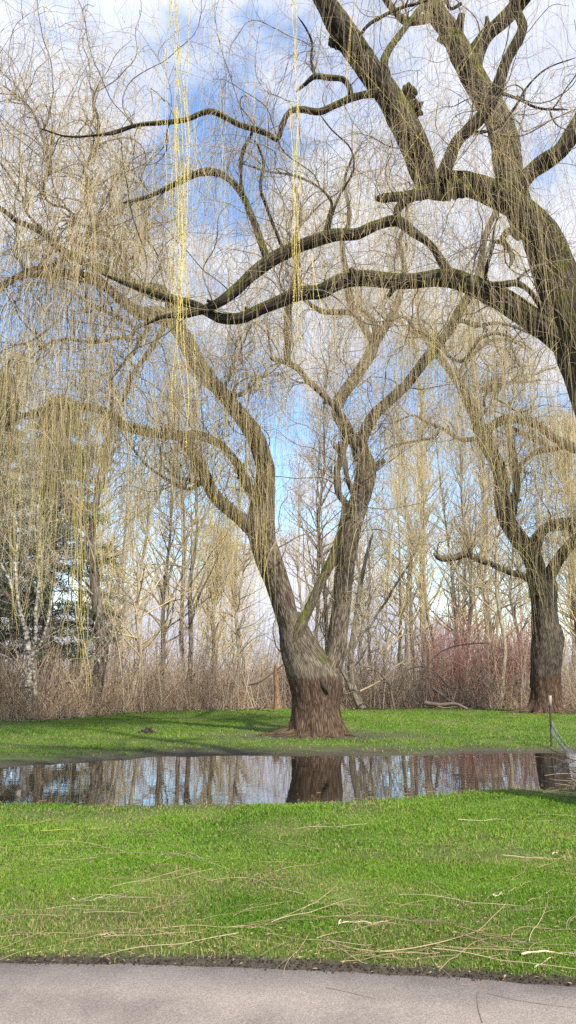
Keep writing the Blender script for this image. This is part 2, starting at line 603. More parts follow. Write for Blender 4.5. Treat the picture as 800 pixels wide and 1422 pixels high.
# asphalt path
m, nt, b = mat_new('worn_asphalt')
geo = N(nt, 'ShaderNodeNewGeometry')
na = N(nt, 'ShaderNodeTexNoise', inp={'Scale': 1.1, 'Detail': 5.0, 'Roughness': 0.6})
nb = N(nt, 'ShaderNodeTexVoronoi', inp={'Scale': 190.0})
nc = N(nt, 'ShaderNodeTexNoise', inp={'Scale': 160.0, 'Detail': 3.0})
for q in (na, nb, nc):
    L(nt, geo.outputs['Position'], q.inputs['Vector'])
sp_ = N(nt, 'ShaderNodeSeparateColor')
L(nt, nb.outputs['Color'], sp_.inputs[0])
grit = ramp(nt, sp_.outputs[0], [(0.0, (0.185, 0.158, 0.138)), (0.5, (0.242, 0.212, 0.188)), (1.0, (0.33, 0.29, 0.26))])
stain = ramp(nt, na.outputs[0], [(0.33, (0.66, 0.64, 0.64)), (0.50, (0.93, 0.92, 0.90)), (0.65, (1.05, 1.04, 1.02))])
mm = N(nt, 'ShaderNodeMix', data_type='RGBA', blend_type='MULTIPLY')
mm.inputs['Factor'].default_value = 1
L(nt, grit, mm.inputs['A'])
L(nt, stain, mm.inputs['B'])
L(nt, mm.outputs['Result'], b.inputs['Base Color'])
bp = N(nt, 'ShaderNodeBump', inp={'Strength': 0.5, 'Distance': 0.004})
L(nt, math_node(nt, 'ADD', nc.outputs[0], nb.outputs['Distance']), bp.inputs['Height'])
L(nt, bp.outputs[0], b.inputs['Normal'])
M['path'] = m

# flood water
m, nt, b = mat_new('still_water')
b.inputs['Base Color'].default_value = (0.012, 0.010, 0.007, 1)
b.inputs['Roughness'].default_value = 0.015
b.inputs['IOR'].default_value = 1.8
b.inputs['Specular IOR Level'].default_value = 0.8
geo = N(nt, 'ShaderNodeNewGeometry')
mp3 = N(nt, 'ShaderNodeMapping')
mp3.inputs['Scale'].default_value = (0.8, 2.2, 1)
L(nt, geo.outputs['Position'], mp3.inputs['Vector'])
nw = N(nt, 'ShaderNodeTexNoise', inp={'Scale': 2.2, 'Detail': 3.0})
L(nt, mp3.outputs[0], nw.inputs['Vector'])
bp = N(nt, 'ShaderNodeBump', inp={'Strength': 0.02, 'Distance': 0.05})
L(nt, nw.outputs[0], bp.inputs['Height'])
L(nt, bp.outputs[0], b.inputs['Normal'])
M['water'] = m

# soil heaps
m, nt, b = mat_new('dark_soil')
geo = N(nt, 'ShaderNodeNewGeometry')
nb = N(nt, 'ShaderNodeTexNoise', inp={'Scale': 30.0, 'Detail': 6.0, 'Roughness': 0.7})
L(nt, geo.outputs['Position'], nb.inputs['Vector'])
L(nt, ramp(nt, nb.outputs[0], [(0.35, (0.018, 0.013, 0.010)), (0.7, (0.08, 0.06, 0.045))]), b.inputs['Base Color'])
bp = N(nt, 'ShaderNodeBump', inp={'Strength': 0.8, 'Distance': 0.03})
L(nt, nb.outputs[0], bp.inputs['Height'])
L(nt, bp.outputs[0], b.inputs['Normal'])
M['soil'] = m

# ------------------------------------------------------------------ ground, water, path
near_px = [(-300, 1116), (0, 1114), (200, 1115), (400, 1113), (500, 1108), (600, 1101), (700, 1094), (760, 1092), (820, 1086), (1100, 1085)]
far_px = [(-400, 1072), (0, 1064), (100, 1058), (200, 1050), (300, 1047), (450, 1046), (800, 1044), (1150, 1050)]
NP = np.array([G(u, v)[:2] for u, v in near_px])
FP = np.array([G(u, v)[:2] for u, v in far_px])
EP = np.array([G(u, v)[:2] for u, v in [(-800, 1303), (0, 1337), (300, 1341), (500, 1350), (800, 1368), (1500, 1410)]])   # far edge of the path
BP = np.array([G(u, v)[:2] for u, v in [(-500, 1022), (0, 1003), (90, 1000), (180, 990), (330, 986), (520, 984), (700, 985), (900, 990), (1300, 1000)]])  # back edge of the lawn


def pond_s(x, y):
    n = 0.17 * fbm(x * 0.8, y * 0.8, 3.0, 3) + 0.07 * fbm(x * 3.5, y * 3.5, 8.0, 3)
    nr = np.interp(x, NP[:, 0], NP[:, 1])
    fr = np.interp(x, FP[:, 0], FP[:, 1])
    s = np.minimum((y - nr) * 1.0, (fr - y) * 0.7)
    return np.minimum(s, (16 - np.abs(x)) * 0.5) + n


def path_s(x, y):      # >0 inside the path
    e = np.interp(x, EP[:, 0], EP[:, 1]) + 0.022 * vnoise(x * 2.2, 3.1, 0) + 0.012 * vnoise(x * 9, 1, 4)
    return e - y


def back_s(x, y):      # >0 in the wood
    e = np.interp(x, BP[:, 0], BP[:, 1]) + 0.7 * vnoise(x * 0.5, 1.2, 9)
    return y - e


def height(x, y):
    s = pond_s(x, y)
    h = np.interp(s, [-0.7, 0.0, 1.2], [0.0, -0.045, -0.25])
    h = h + 0.018 * fbm(x * 0.9, y * 0.9, 0, 3) * np.clip(-s, 0, 1)
    # the turf stands a little proud of the path
    ps = path_s(x, y)
    h = h + np.interp(ps, [-0.35, -0.04, 0.03, 0.3], [0.012, 0.0, -0.035, -0.05]) * np.interp(y, [5.6, 7], [1, 0])
    h = h + np.clip(back_s(x, y), 0, 40) * 0.004
    return h


def axis(a, b, fine0, fine1, step, growf=1.18):
    c = list(np.arange(fine0, fine1 + 1e-6, step))
    s = step
    x = fine0
    lo = []
    while x > a:
        s *= growf
        x -= s
        lo.append(x)
    s = step
    x = fine1
    hi = []
    while x < b:
        s *= growf
        x += s
        hi.append(x)
    return np.array(lo[::-1] + c + hi)


gx = axis(-900, 900, -13, 13, 0.14)
gy = np.concatenate([axis(-900, 3.6, 3.6, 3.6, 0.5)[:-1], np.arange(3.6, 6, 0.05), np.arange(6, 20, 0.12), np.arange(20, 36, 0.25), axis(36, 1100, 36, 36, 0.4)[1:]])
gy = np.unique(np.round(gy, 4))
X, Y = np.meshgrid(gx, gy, indexing='ij')
Z = height(X, Y)
mg = Mesh()
V = np.stack([X, Y, Z], -1)[None]
s = pond_s(X, Y)
mudv = np.clip(np.interp(s, [-0.9, -0.15], [0, 1]) * np.interp(Y, [11, 14], [0.75, 1.0]), 0, 1)
mudv = np.where(Y > 15, np.clip(np.interp(s, [-1.6, -0.1], [0, 1]), 0, 1), mudv)
mudv = np.maximum(mudv, np.interp(path_s(X, Y), [-0.20, -0.10], [0, 1]))
tb = G(437, 1021)
mudv = np.maximum(mudv, np.interp(np.hypot((X - tb[0]) * .6, Y - tb[1]), [0.8, 2.2], [0.85, 0]))
mg.grid(V, False, None, mudv[None])
ground = mg.build('ground', M['ground'])
litter = np.interp(back_s(X, Y), [-0.5, 0.4], [0, 1]).reshape(-1).astype(np.float32)
a_ = ground.data.attributes.new('litter', 'FLOAT', 'POINT')
a_.data.foreach_set('value', litter)
tag(ground, kind='structure')

WZ = -0.045
mw = Mesh()
wx = np.linspace(-18, 18, 37)
wy = np.linspace(8, 19, 12)
Xw, Yw = np.meshgrid(wx, wy, indexing='ij')
mw.grid(np.stack([Xw, Yw, np.full_like(Xw, WZ)], -1)[None], False)
tag(mw.build('water', M['water']), kind='structure')

mp_ = Mesh()
px_ = np.concatenate([np.arange(-60, -8, 2.0), np.arange(-8, 8, 0.04), np.arange(8, 60, 2.0)])
rows = np.array([-3.2, -1.5, 0, 1.5, 3.0, 3.8, 4.2])
edge = np.interp(px_, EP[:, 0], EP[:, 1]) + 0.022 * vnoise(px_ * 2.2, 3.1, 0) + 0.012 * vnoise(px_ * 9, 1, 4) + 0.0
Yp = np.concatenate([np.broadcast_to(rows[None, :], (len(px_), len(rows))) + (edge - 4.6)[:, None] * np.linspace(0, 1, len(rows)), (edge - 0.02)[:, None], edge[:, None]], 1)
Xp = np.broadcast_to(px_[:, None], Yp.shape)
Zp = np.full(Yp.shape, 0.004)
Zp[:, -1] = -0.03
mp_.grid(np.stack([Xp, Yp, Zp], -1)[None], False)
tag(mp_.build('path', M['path']), kind='structure')

# grass blades: one object of countless blades
rs = np.random.default_rng(11)


def blades(n, y0, y1, hmean, wmean, power=1.0):
    u = rs.random(n)
    y = y0 + (y1 - y0) * u ** power
    half = y * 0.43 + 0.6
    x = (rs.random(n) * 2 - 1) * half
    s = pond_s(x, y)
    keep = (s < np.where(y < 13, -0.03, -0.12) + 0.10 * rs.normal(size=n)) & (back_s(x, y) < 0.3)
    ps = path_s(x, y)
    keep &= ps < -0.15 + 0.04 * rs.normal(size=n)
    patch = fbm(x * 1.1, y * 1.1, 5.0, 4)
    keep &= rs.random(n) < np.clip(0.95 + patch * 0.9 + np.interp(y, [5, 7.5], [-.22, 0]), 0.35, 1)
    keep &= rs.random(n) < np.where(y > 15, np.clip(np.interp(-s, [0.1, 1.5], [0.15, 1]), 0, 1), 1)
    keep &= rs.random(n) < np.interp(np.hypot((x - tb[0]) * .6, y - tb[1]), [0.8, 2.6], [0.1, 1])
    x, y, patch = x[keep], y[keep], patch[keep]
    n = len(x)
    z = height(x, y) - 0.004
    tall = 1 + 0.5 * fbm(x * 2.5, y * 2.5, 9.0, 2)
    h = hmean * (0.5 + rs.random(n)) * np.clip(tall, 0.6, 1.45)
    w = wmean * (0.6 + 0.8 * rs.random(n))
    az = rs.random(n) * 2 * np.pi
    lean = rs.random(n) ** .7 * 0.95 + 0.1
    la = rs.random(n) * 2 * np.pi
    bx, by = np.cos(az) * w / 2, np.sin(az) * w / 2
    lx, ly = np.cos(la) * h * lean, np.sin(la) * h * lean
    V = np.zeros((n, 5, 3))
    V[:, 0] = np.stack([x - bx, y - by, z], 1)
    V[:, 1] = np.stack([x + bx, y + by, z], 1)
    V[:, 2] = np.stack([x + bx * .8 + lx * .35, y + by * .8 + ly * .35, z + h * .6], 1)
    V[:, 3] = np.stack([x - bx * .8 + lx * .35, y - by * .8 + ly * .35, z + h * .6], 1)
    V[:, 4] = np.stack([x + lx, y + ly, z + h * (1 - 0.35 * lean)], 1)
    b0 = np.arange(n)[:, None] * 5
    T = np.concatenate([b0 + [0, 1, 2], b0 + [0, 2, 3], b0 + [3, 2, 4]], 0)
    var = np.clip(rs.random(n) * 0.7 + 0.25 * fbm(x * .6, y * .6, 2.0, 3), 0, 1)
    dead = rs.random(n) < np.clip(0.07 - 0.36 * patch + np.interp(y, [4.6, 6.5], [0.22, 0.0]), 0.03, 0.6)
    var = np.where(dead, 1.0 + rs.random(n) * 0.3, var)
    return V.reshape(-1, 3), T, np.repeat(var, 5)


mgr = Mesh()
for a in [(300000, 4.5, 7.2, 0.025, 0.0042, 0.95), (200000, 7.0, 12.5, 0.030, 0.007, 0.9), (170000, 15.2, 34.5, 0.042, 0.014, 0.8)]:
    mgr.tris(*blades(*a))
go = mgr.build('grass', M['grass'], smooth=False)
tag(go, 'short bright green lawn grass either side of the water', 'grass', kind='stuff')

# ------------------------------------------------------------------ trees: traced limbs
def limb_path(pts, step=0.10, jitter=0.0, seed=0):
    """pts: (u, v, width_px, D) -> world path + radii"""
    arr = []
    for i, (u, v, w, D) in enumerate(pts):
        p = P(u, v, D)
        a_, b_ = pts[max(i - 1, 0)], pts[min(i + 1, len(pts) - 1)]
        du, dv = b_[0] - a_[0], b_[1] - a_[1]
        f = max(abs(du), abs(dv)) / (math.hypot(du, dv) + 1e-6)      # widths were read across or up the picture
        arr.append([*p, w * 0.5 * f * 0.96 * along(u, v, D)])
    arr = np.array(arr)
    Ltot = np.linalg.norm(np.diff(arr[:, :3], axis=0), axis=1).sum()
    m = max(6, int(Ltot / step))
    c = catmull(arr, m)
    if jitter > 0:
        t = np.linspace(0, Ltot, m)
        env = np.minimum(1, np.minimum(t, Ltot - t) / 0.5)[:, None]
        J = np.stack([vnoise(t * 1.6 + seed, seed * 3.1, 1.0), vnoise(t * 1.6 + seed, seed * 2.3, 7.0), vnoise(t * 1.6 + seed, seed * 1.7, 13.0)], 1)
        c[:, :3] += J * jitter * env
    return c[:, :3], np.clip(c[:, 3], 0.003, None)


class Tree:
    def __init__(self, name, loc, label, group=None):
        self.root = empty(name, loc, label, 'tree', group)
        self.paths = []          # (pts, rad, weight) for twig seeding
        self.seed = 0

    def limb(self, pts, mat, name='limb', sides=None, rough=0.10, ridge=0.0, close=True, weight=1.0, label=None, step=None, jit=0.03):
        self.seed += 1
        wmax = max(p[2] for p in pts)
        Dm = pts[0][3]
        rmax = wmax * 0.5 * Dm / F
        step = step or max(0.05, min(0.2, rmax * 0.5))
        p, r = limb_path(pts, step, jit if jit is not None else 0, self.seed * 1.37)
        if close:                       # round the end off
            r = r.copy()
            r[-1] *= 0.3
            r[-2] *= 0.8
        sides = sides or (28 if rmax > 0.2 else 18 if rmax > 0.08 else 10)
        m = Mesh()
        m.tubes(p[None], r[None], sides, rough=rough, rscale=2.2 / max(rmax * 6, 0.35), seed=self.seed * 3.3, ridge=ridge)
        o = m.build(name, mat, self.root)
        if label: o['label'] = label
        self.paths.append((p, r, weight))
        return o


def sample_paths(paths, K, rs, tmin=0.0, thin=True):
    """K points with tangents and radii along given paths, weighted by length x weight"""
    P0, T0, R0, Wt = [], [], [], []
    for p, r, w in paths:
        if w <= 0: continue
        n = len(p)
        a = int(tmin * n)
        seg = np.linalg.norm(np.gradient(p, axis=0), axis=1)
        t = np.gradient(p, axis=0)
        t /= np.linalg.norm(t, axis=1, keepdims=True) + 1e-9
        P0.append(p[a:]); T0.append(t[a:]); R0.append(r[a:])
        ww = seg[a:] * w
        if thin: ww = ww / (0.12 + r[a:])
        Wt.append(ww)
    P0, T0, R0, Wt = np.concatenate(P0), np.concatenate(T0), np.concatenate(R0), np.concatenate(Wt)
    k = rs.choice(len(P0), K, p=Wt / Wt.sum())
    return P0[k] + T0[k] * rs.normal(size=(K, 1)) * 0.04, T0[k], R0[k]


def sample_arr(pts, K, rs, lo=0.25):
    """points and tangents on an array of paths (k,n,3)"""
    k = rs.integers(0, len(pts), K)
    n = pts.shape[1]
    f = lo + (1 - lo) * rs.random(K)
    i = np.clip((f * (n - 1)).astype(int), 0, n - 2)
    fr = rs.random(K)[:, None]
    a, b = pts[k, i], pts[k, i + 1]
    t = b - a
    t /= np.linalg.norm(t, axis=1, keepdims=True) + 1e-9
    return a * (1 - fr) + b * fr, t, k


def taper(r0, n, end=0.3, p=1.0):
    t = np.linspace(0, 1, n)[None, :] ** p
    return np.asarray(r0).reshape(-1, 1) * (1 - t * (1 - end))


def crown(tree, rs, K1, K2, K3, L1=(1.5, 4), L2=(0.6, 2.0), L3=(0.8, 3.2), r1=0.035, r2=0.010, r3=0.0045, twig='twig', shoot='shoot', up=0.45, keep=None, extra=None, droop=0.35, shoot_name='hanging_shoots'):
    """branches, twigs and hanging shoots of a weeping willow"""
    s, t, r = sample_paths(tree.paths, K1, rs, 0.05)
    d = perp_dirs(t, rs, up, 0.5)
    len1 = L1[0] + (L1[1] - L1[0]) * rs.random(K1) ** 1.5
    b1 = grow(s, d, len1, 22, 0.18, (0, 0, 0.03), rs, 0.55)
    rad1 = np.minimum(r1 * (0.4 + 0.9 * rs.random(K1)), r * 0.8)
    m1 = Mesh()
    m1.tubes(b1, taper(rad1, 22, 0.25), 6, att=rs.random(K1))
    m1.build('branches', M['branch'], tree.root)
    s, t, k = sample_arr(b1, K2, rs, 0.15)
    d = perp_dirs(t, rs, 0.2, 0.6)
    len2 = L2[0] + (L2[1] - L2[0]) * rs.random(K2) ** 1.5
    b2 = grow(s, d, len2, 14, 0.20, (0, 0, -0.05), rs, 0.6)
    m2 = Mesh()
    m2.tubes(b2, taper(r2 * (0.5 + rs.random(K2)), 14, 0.35), 4, att=rs.random(K2) * 0.8)
    # hanging shoots start from branches and twigs alike
    ka = int(K3 * 0.3)
    s1, t1, _ = sample_arr(b1, ka, rs, 0.3)
    s2, t2, _ = sample_arr(b2, K3 - ka, rs, 0.2)
    s, t = np.concatenate([s1, s2]), np.concatenate([t1, t2])
    if extra is not None and len(extra):
        s = np.concatenate([s, extra])
        t = np.concatenate([t, rs.normal(size=extra.shape)])
    d = perp_dirs(t, rs, 0.0, 0.7)
    len3 = L3[0] + (L3[1] - L3[0]) * rs.random(len(s)) ** 1.8
    len3 = np.minimum(len3, np.maximum(s[:, 2] - 1.3 - rs.random(len(s)) * 1.5, 0.4))
    b3 = grow(s, d, len3, 15, 0.045, (0, 0, -droop), rs, 0.7)
    m3 = Mesh()
    m3.tubes(b3, taper(r3 * (0.6 + 0.8 * rs.random(len(s))), 15, 0.5), 3, att=rs.random(len(s)))
    m2.build('twigs', M[twig], tree.root)
    m3.build(shoot_name, M[shoot], tree.root)
    return b1, b2, b3


def trunk_mesh(tree, rows, mat, sides=72, ridge=0.03, roots=7, flare=0.5, seed=1.0, depth=0.9, steps=70, name='trunk', lump=.05):
    """rows: (u_left, u_right, v, D) silhouettes -> a ridged, buttressed trunk"""
    arr = []
    for ul, ur, v, D in rows:
        p = P((ul + ur) / 2, v, D)
        arr.append([*p, (ur - ul) / 2 * along((ul + ur) / 2, v, D)])
    c = catmull(np.array(arr), steps)
    p, r = c[:, :3], c[:, 3]
    ang = np.linspace(0, 2 * np.pi, sides, endpoint=False)
    A = ang[None, :]
    zz = (p[:, 2] - p[0, 2])[:, None]
    R = r[:, None] * np.ones((1, sides))
    lob = np.cos(A * roots + seed + 1.1 * np.sin(A + seed)) * 0.5 + np.cos(A * (roots - 3) + 2 * seed) * 0.35
    foot = np.exp(-zz / 0.28)
    R = R * (1 + lump * fbm(np.cos(A) * 1.4 + seed, np.sin(A) * 1.4, zz * 0.9, 3)) + foot * flare * 0.45 * r[0] * (0.55 + lob)
    fr = 9
    tw = zz * 0.25
    rr = vnoise(np.cos(A + tw) * fr + seed, np.sin(A + tw) * fr, zz * 1.8)
    rr2 = vnoise(np.cos(A - tw) * fr * 2.2, np.sin(A - tw) * fr * 2.2 + seed, zz * 4)
    R = R + ridge * ((0.4 - np.abs(rr) * 1.6) + 0.5 * (0.4 - np.abs(rr2) * 1.6)) * (1 + 1.5 * foot)
    V = np.empty((1, steps, sides, 3))
    V[0, :, :, 0] = p[:, 0, None] + R * np.cos(A)
    V[0, :, :, 1] = p[:, 1, None] + R * np.sin(A) * depth
    V[0, :, :, 2] = p[:, 2, None]
    V[0, 0, :, 2] = np.minimum(V[0, 0, :, 2], 0) - 0.12
    s = p[:, 2] - p[0, 2]
    rm = r.mean()
    j = np.arange(sides)
    u0 = (j / sides)[None, :] * 2 * np.pi * rm * np.ones((steps - 1, 1))
    u1 = ((j + 1) / sides)[None, :] * 2 * np.pi * rm * np.ones((steps - 1, 1))
    v0 = s[:-1, None] * np.ones((1, sides)); v1 = s[1:, None] * np.ones((1, sides))
    uv = np.stack([np.stack([u0, v0], -1), np.stack([u1, v0], -1), np.stack([u1, v1], -1), np.stack([u0, v1], -1)], -2)
    m = Mesh()
    m.grid(V, True, uv)
    tree.paths.append((p, r, 0))
    return m.build(name, mat, tree.root)


def root_flare(tree, base, dirs, mat, seed=3):
    """surface roots running out over the ground, merged as one part each"""
    rs_ = np.random.default_rng(seed)
    for az, ln, r0 in dirs:
        n = 22
        d = np.array([cos(az), sin(az), 0.0])
        t = np.linspace(0, 1, n)
        side = np.array([-d[1], d[0], 0])
        wv = 0.12 * np.sin(t * 5 + az * 3) * t
        pts = base + d[None] * (0.35 + t[:, None] * ln) + side[None] * wv[:, None]
        r = r0 * (1 - t) ** 0.8 + 0.012
        pts[:, 2] = height(pts[:, 0], pts[:, 1]) + r * 0.15 + 0.25 * np.exp(-t * 6)
        pts[0, 2] += 0.1
        m = Mesh()
        m.tubes(pts[None], r[None], 12, rough=0.25, rscale=5, seed=az)
        m.build('surface_root', mat, tree.root)


# ---- the central willow ------------------------------------------------------
D0 = 20.3
tb0 = P(438, 1021, D0); tb0[2] = 0
W1 = Tree('willow_tree', (tb0[0], tb0[1], 0), 'large twin-stemmed weeping willow with a mud-stained trunk, just beyond the water, centre')
bark = M['bark']
trunk_mesh(W1, [(400, 477, 1022, D0), (403, 475, 1008, D0), (405, 472, 990, D0), (404, 472, 968, D0), (400, 473, 950, D0), (397, 472, 938, D0), (394, 466, 924, D0), (391, 456, 911, D0), (389, 445, 898, D0), (388, 436, 884, D0), (387, 427, 868, D0 - .02), (387, 418, 850, D0 - .05)],
           bark, sides=110, ridge=0.017, roots=8, seed=0.7, steps=90, lump=.035)
cr_ = Mesh()
_c = catmull(np.array([P(443, 934, D0 - .54), P(446, 944, D0 - .56), P(450, 953, D0 - .56), P(456, 963, D0 - .53)]), 16)
cr_.tubes(_c[None], (.065 * np.sin(np.linspace(.12, 3.0, 16)))[None], 12, rough=.3, rscale=6)
cr_.build('crack_shade_lens', M['soil'], W1.root)  # solid dark lens on the bark, standing in for a crack's shaded hollow
root_flare(W1, np.array([tb0[0], tb0[1], 0]), [(3.25, 1.15, 0.16), (3.7, 0.9, 0.13), (-0.35, 0.7, 0.12), (-1.2, .6, .12), (-1.9, .6, .13), (2.5, .8, .1)], bark)
W1.limb([(424, 975, 10, D0), (417, 935, 36, D0), (411, 900, 40, D0), (404, 870, 36, D0), (396, 845, 33, D0 - .1), (383, 805, 37, D0 - .2), (372, 775, 40, D0 - .3), (364, 750, 40, D0 - .4), (361, 725, 42, D0 - .5), (365, 700, 36, D0 - .6),
         (368, 670, 28, D0 - .8), (367, 642, 25, D0 - 1), (356, 607, 28, D0 - 1.4), (336, 577, 29, D0 - 1.8), (307, 544, 27, D0 - 2.4), (286, 520, 27, D0 - 2.8), (271, 497, 27, D0 - 3.1), (255, 467, 28, D0 - 3.4), (240, 447, 30, D0 - 3.6), (220, 438, 27, D0 - 3.8),
         (196, 436, 19, D0 - 4), (175, 421, 18, D0 - 4.2), (154, 404, 16, D0 - 4.3), (130, 390, 15, D0 - 4.4), (105, 383, 14, D0 - 4.6), (70, 380, 12, D0 - 4.8), (45, 379, 11, D0 - 5), (21, 387, 9, D0 - 5.1), (0, 398, 8, D0 - 5.2), (-30, 418, 7, D0 - 5.3), (-70, 425, 5, D0 - 5.4), (-110, 460, 3, D0 - 5.5)],
        bark, ridge=0.02, rough=0.07, weight=1.0)
W1.limb([(446, 985, 8, D0), (451, 958, 22, D0 - .05), (458, 932, 28, D0 - .15), (466, 905, 28, D0 - .12), (471, 870, 28, D0 - .05), (474, 830, 28, D0), (479, 790, 27, D0 - .1), (485, 755, 27, D0 - .2), (492, 720, 29, D0 - .3), (501, 690, 30, D0 - .4), (508, 662, 30, D0 - .4), (508, 643, 26, D0 - .4), (503, 620, 19, D0 - .4),
         (505, 603, 17, D0 - .5), (519, 577, 20, D0 - .6), (540, 556, 21, D0 - .8), (561, 538, 20, D0 - 1), (578, 517, 19, D0 - 1.2), (596, 493, 19, D0 - 1.4), (610, 475, 18, D0 - 1.5), (627, 454, 17, D0 - 1.6), (641, 426, 15, D0 - 1.8), (655, 405, 13, D0 - 2), (668, 370, 11, D0 - 2.2), (672, 330, 9, D0 - 2.4), (690, 290, 6, D0 - 2.5), (688, 250, 4, D0 - 2.6)],
        bark, ridge=0.014, rough=0.06, label='smooth grey upright stem on the right')
W1.limb([(402, 930, 6, D0 - .05), (407, 902, 17, D0 - .22), (415, 877, 19, D0 - .3), (424, 856, 15, D0 - .3), (436, 830, 15, D0 - .3), (448, 806, 15, D0 - .3), (461, 781, 16, D0 - .35), (471, 755, 16, D0 - .4), (478, 726, 15, D0 - .5), (481, 700, 13, D0 - .6)],
        M['bark_moss'], rough=0.1, weight=0, close=False, label='green mossy limb crossing between the two stems')
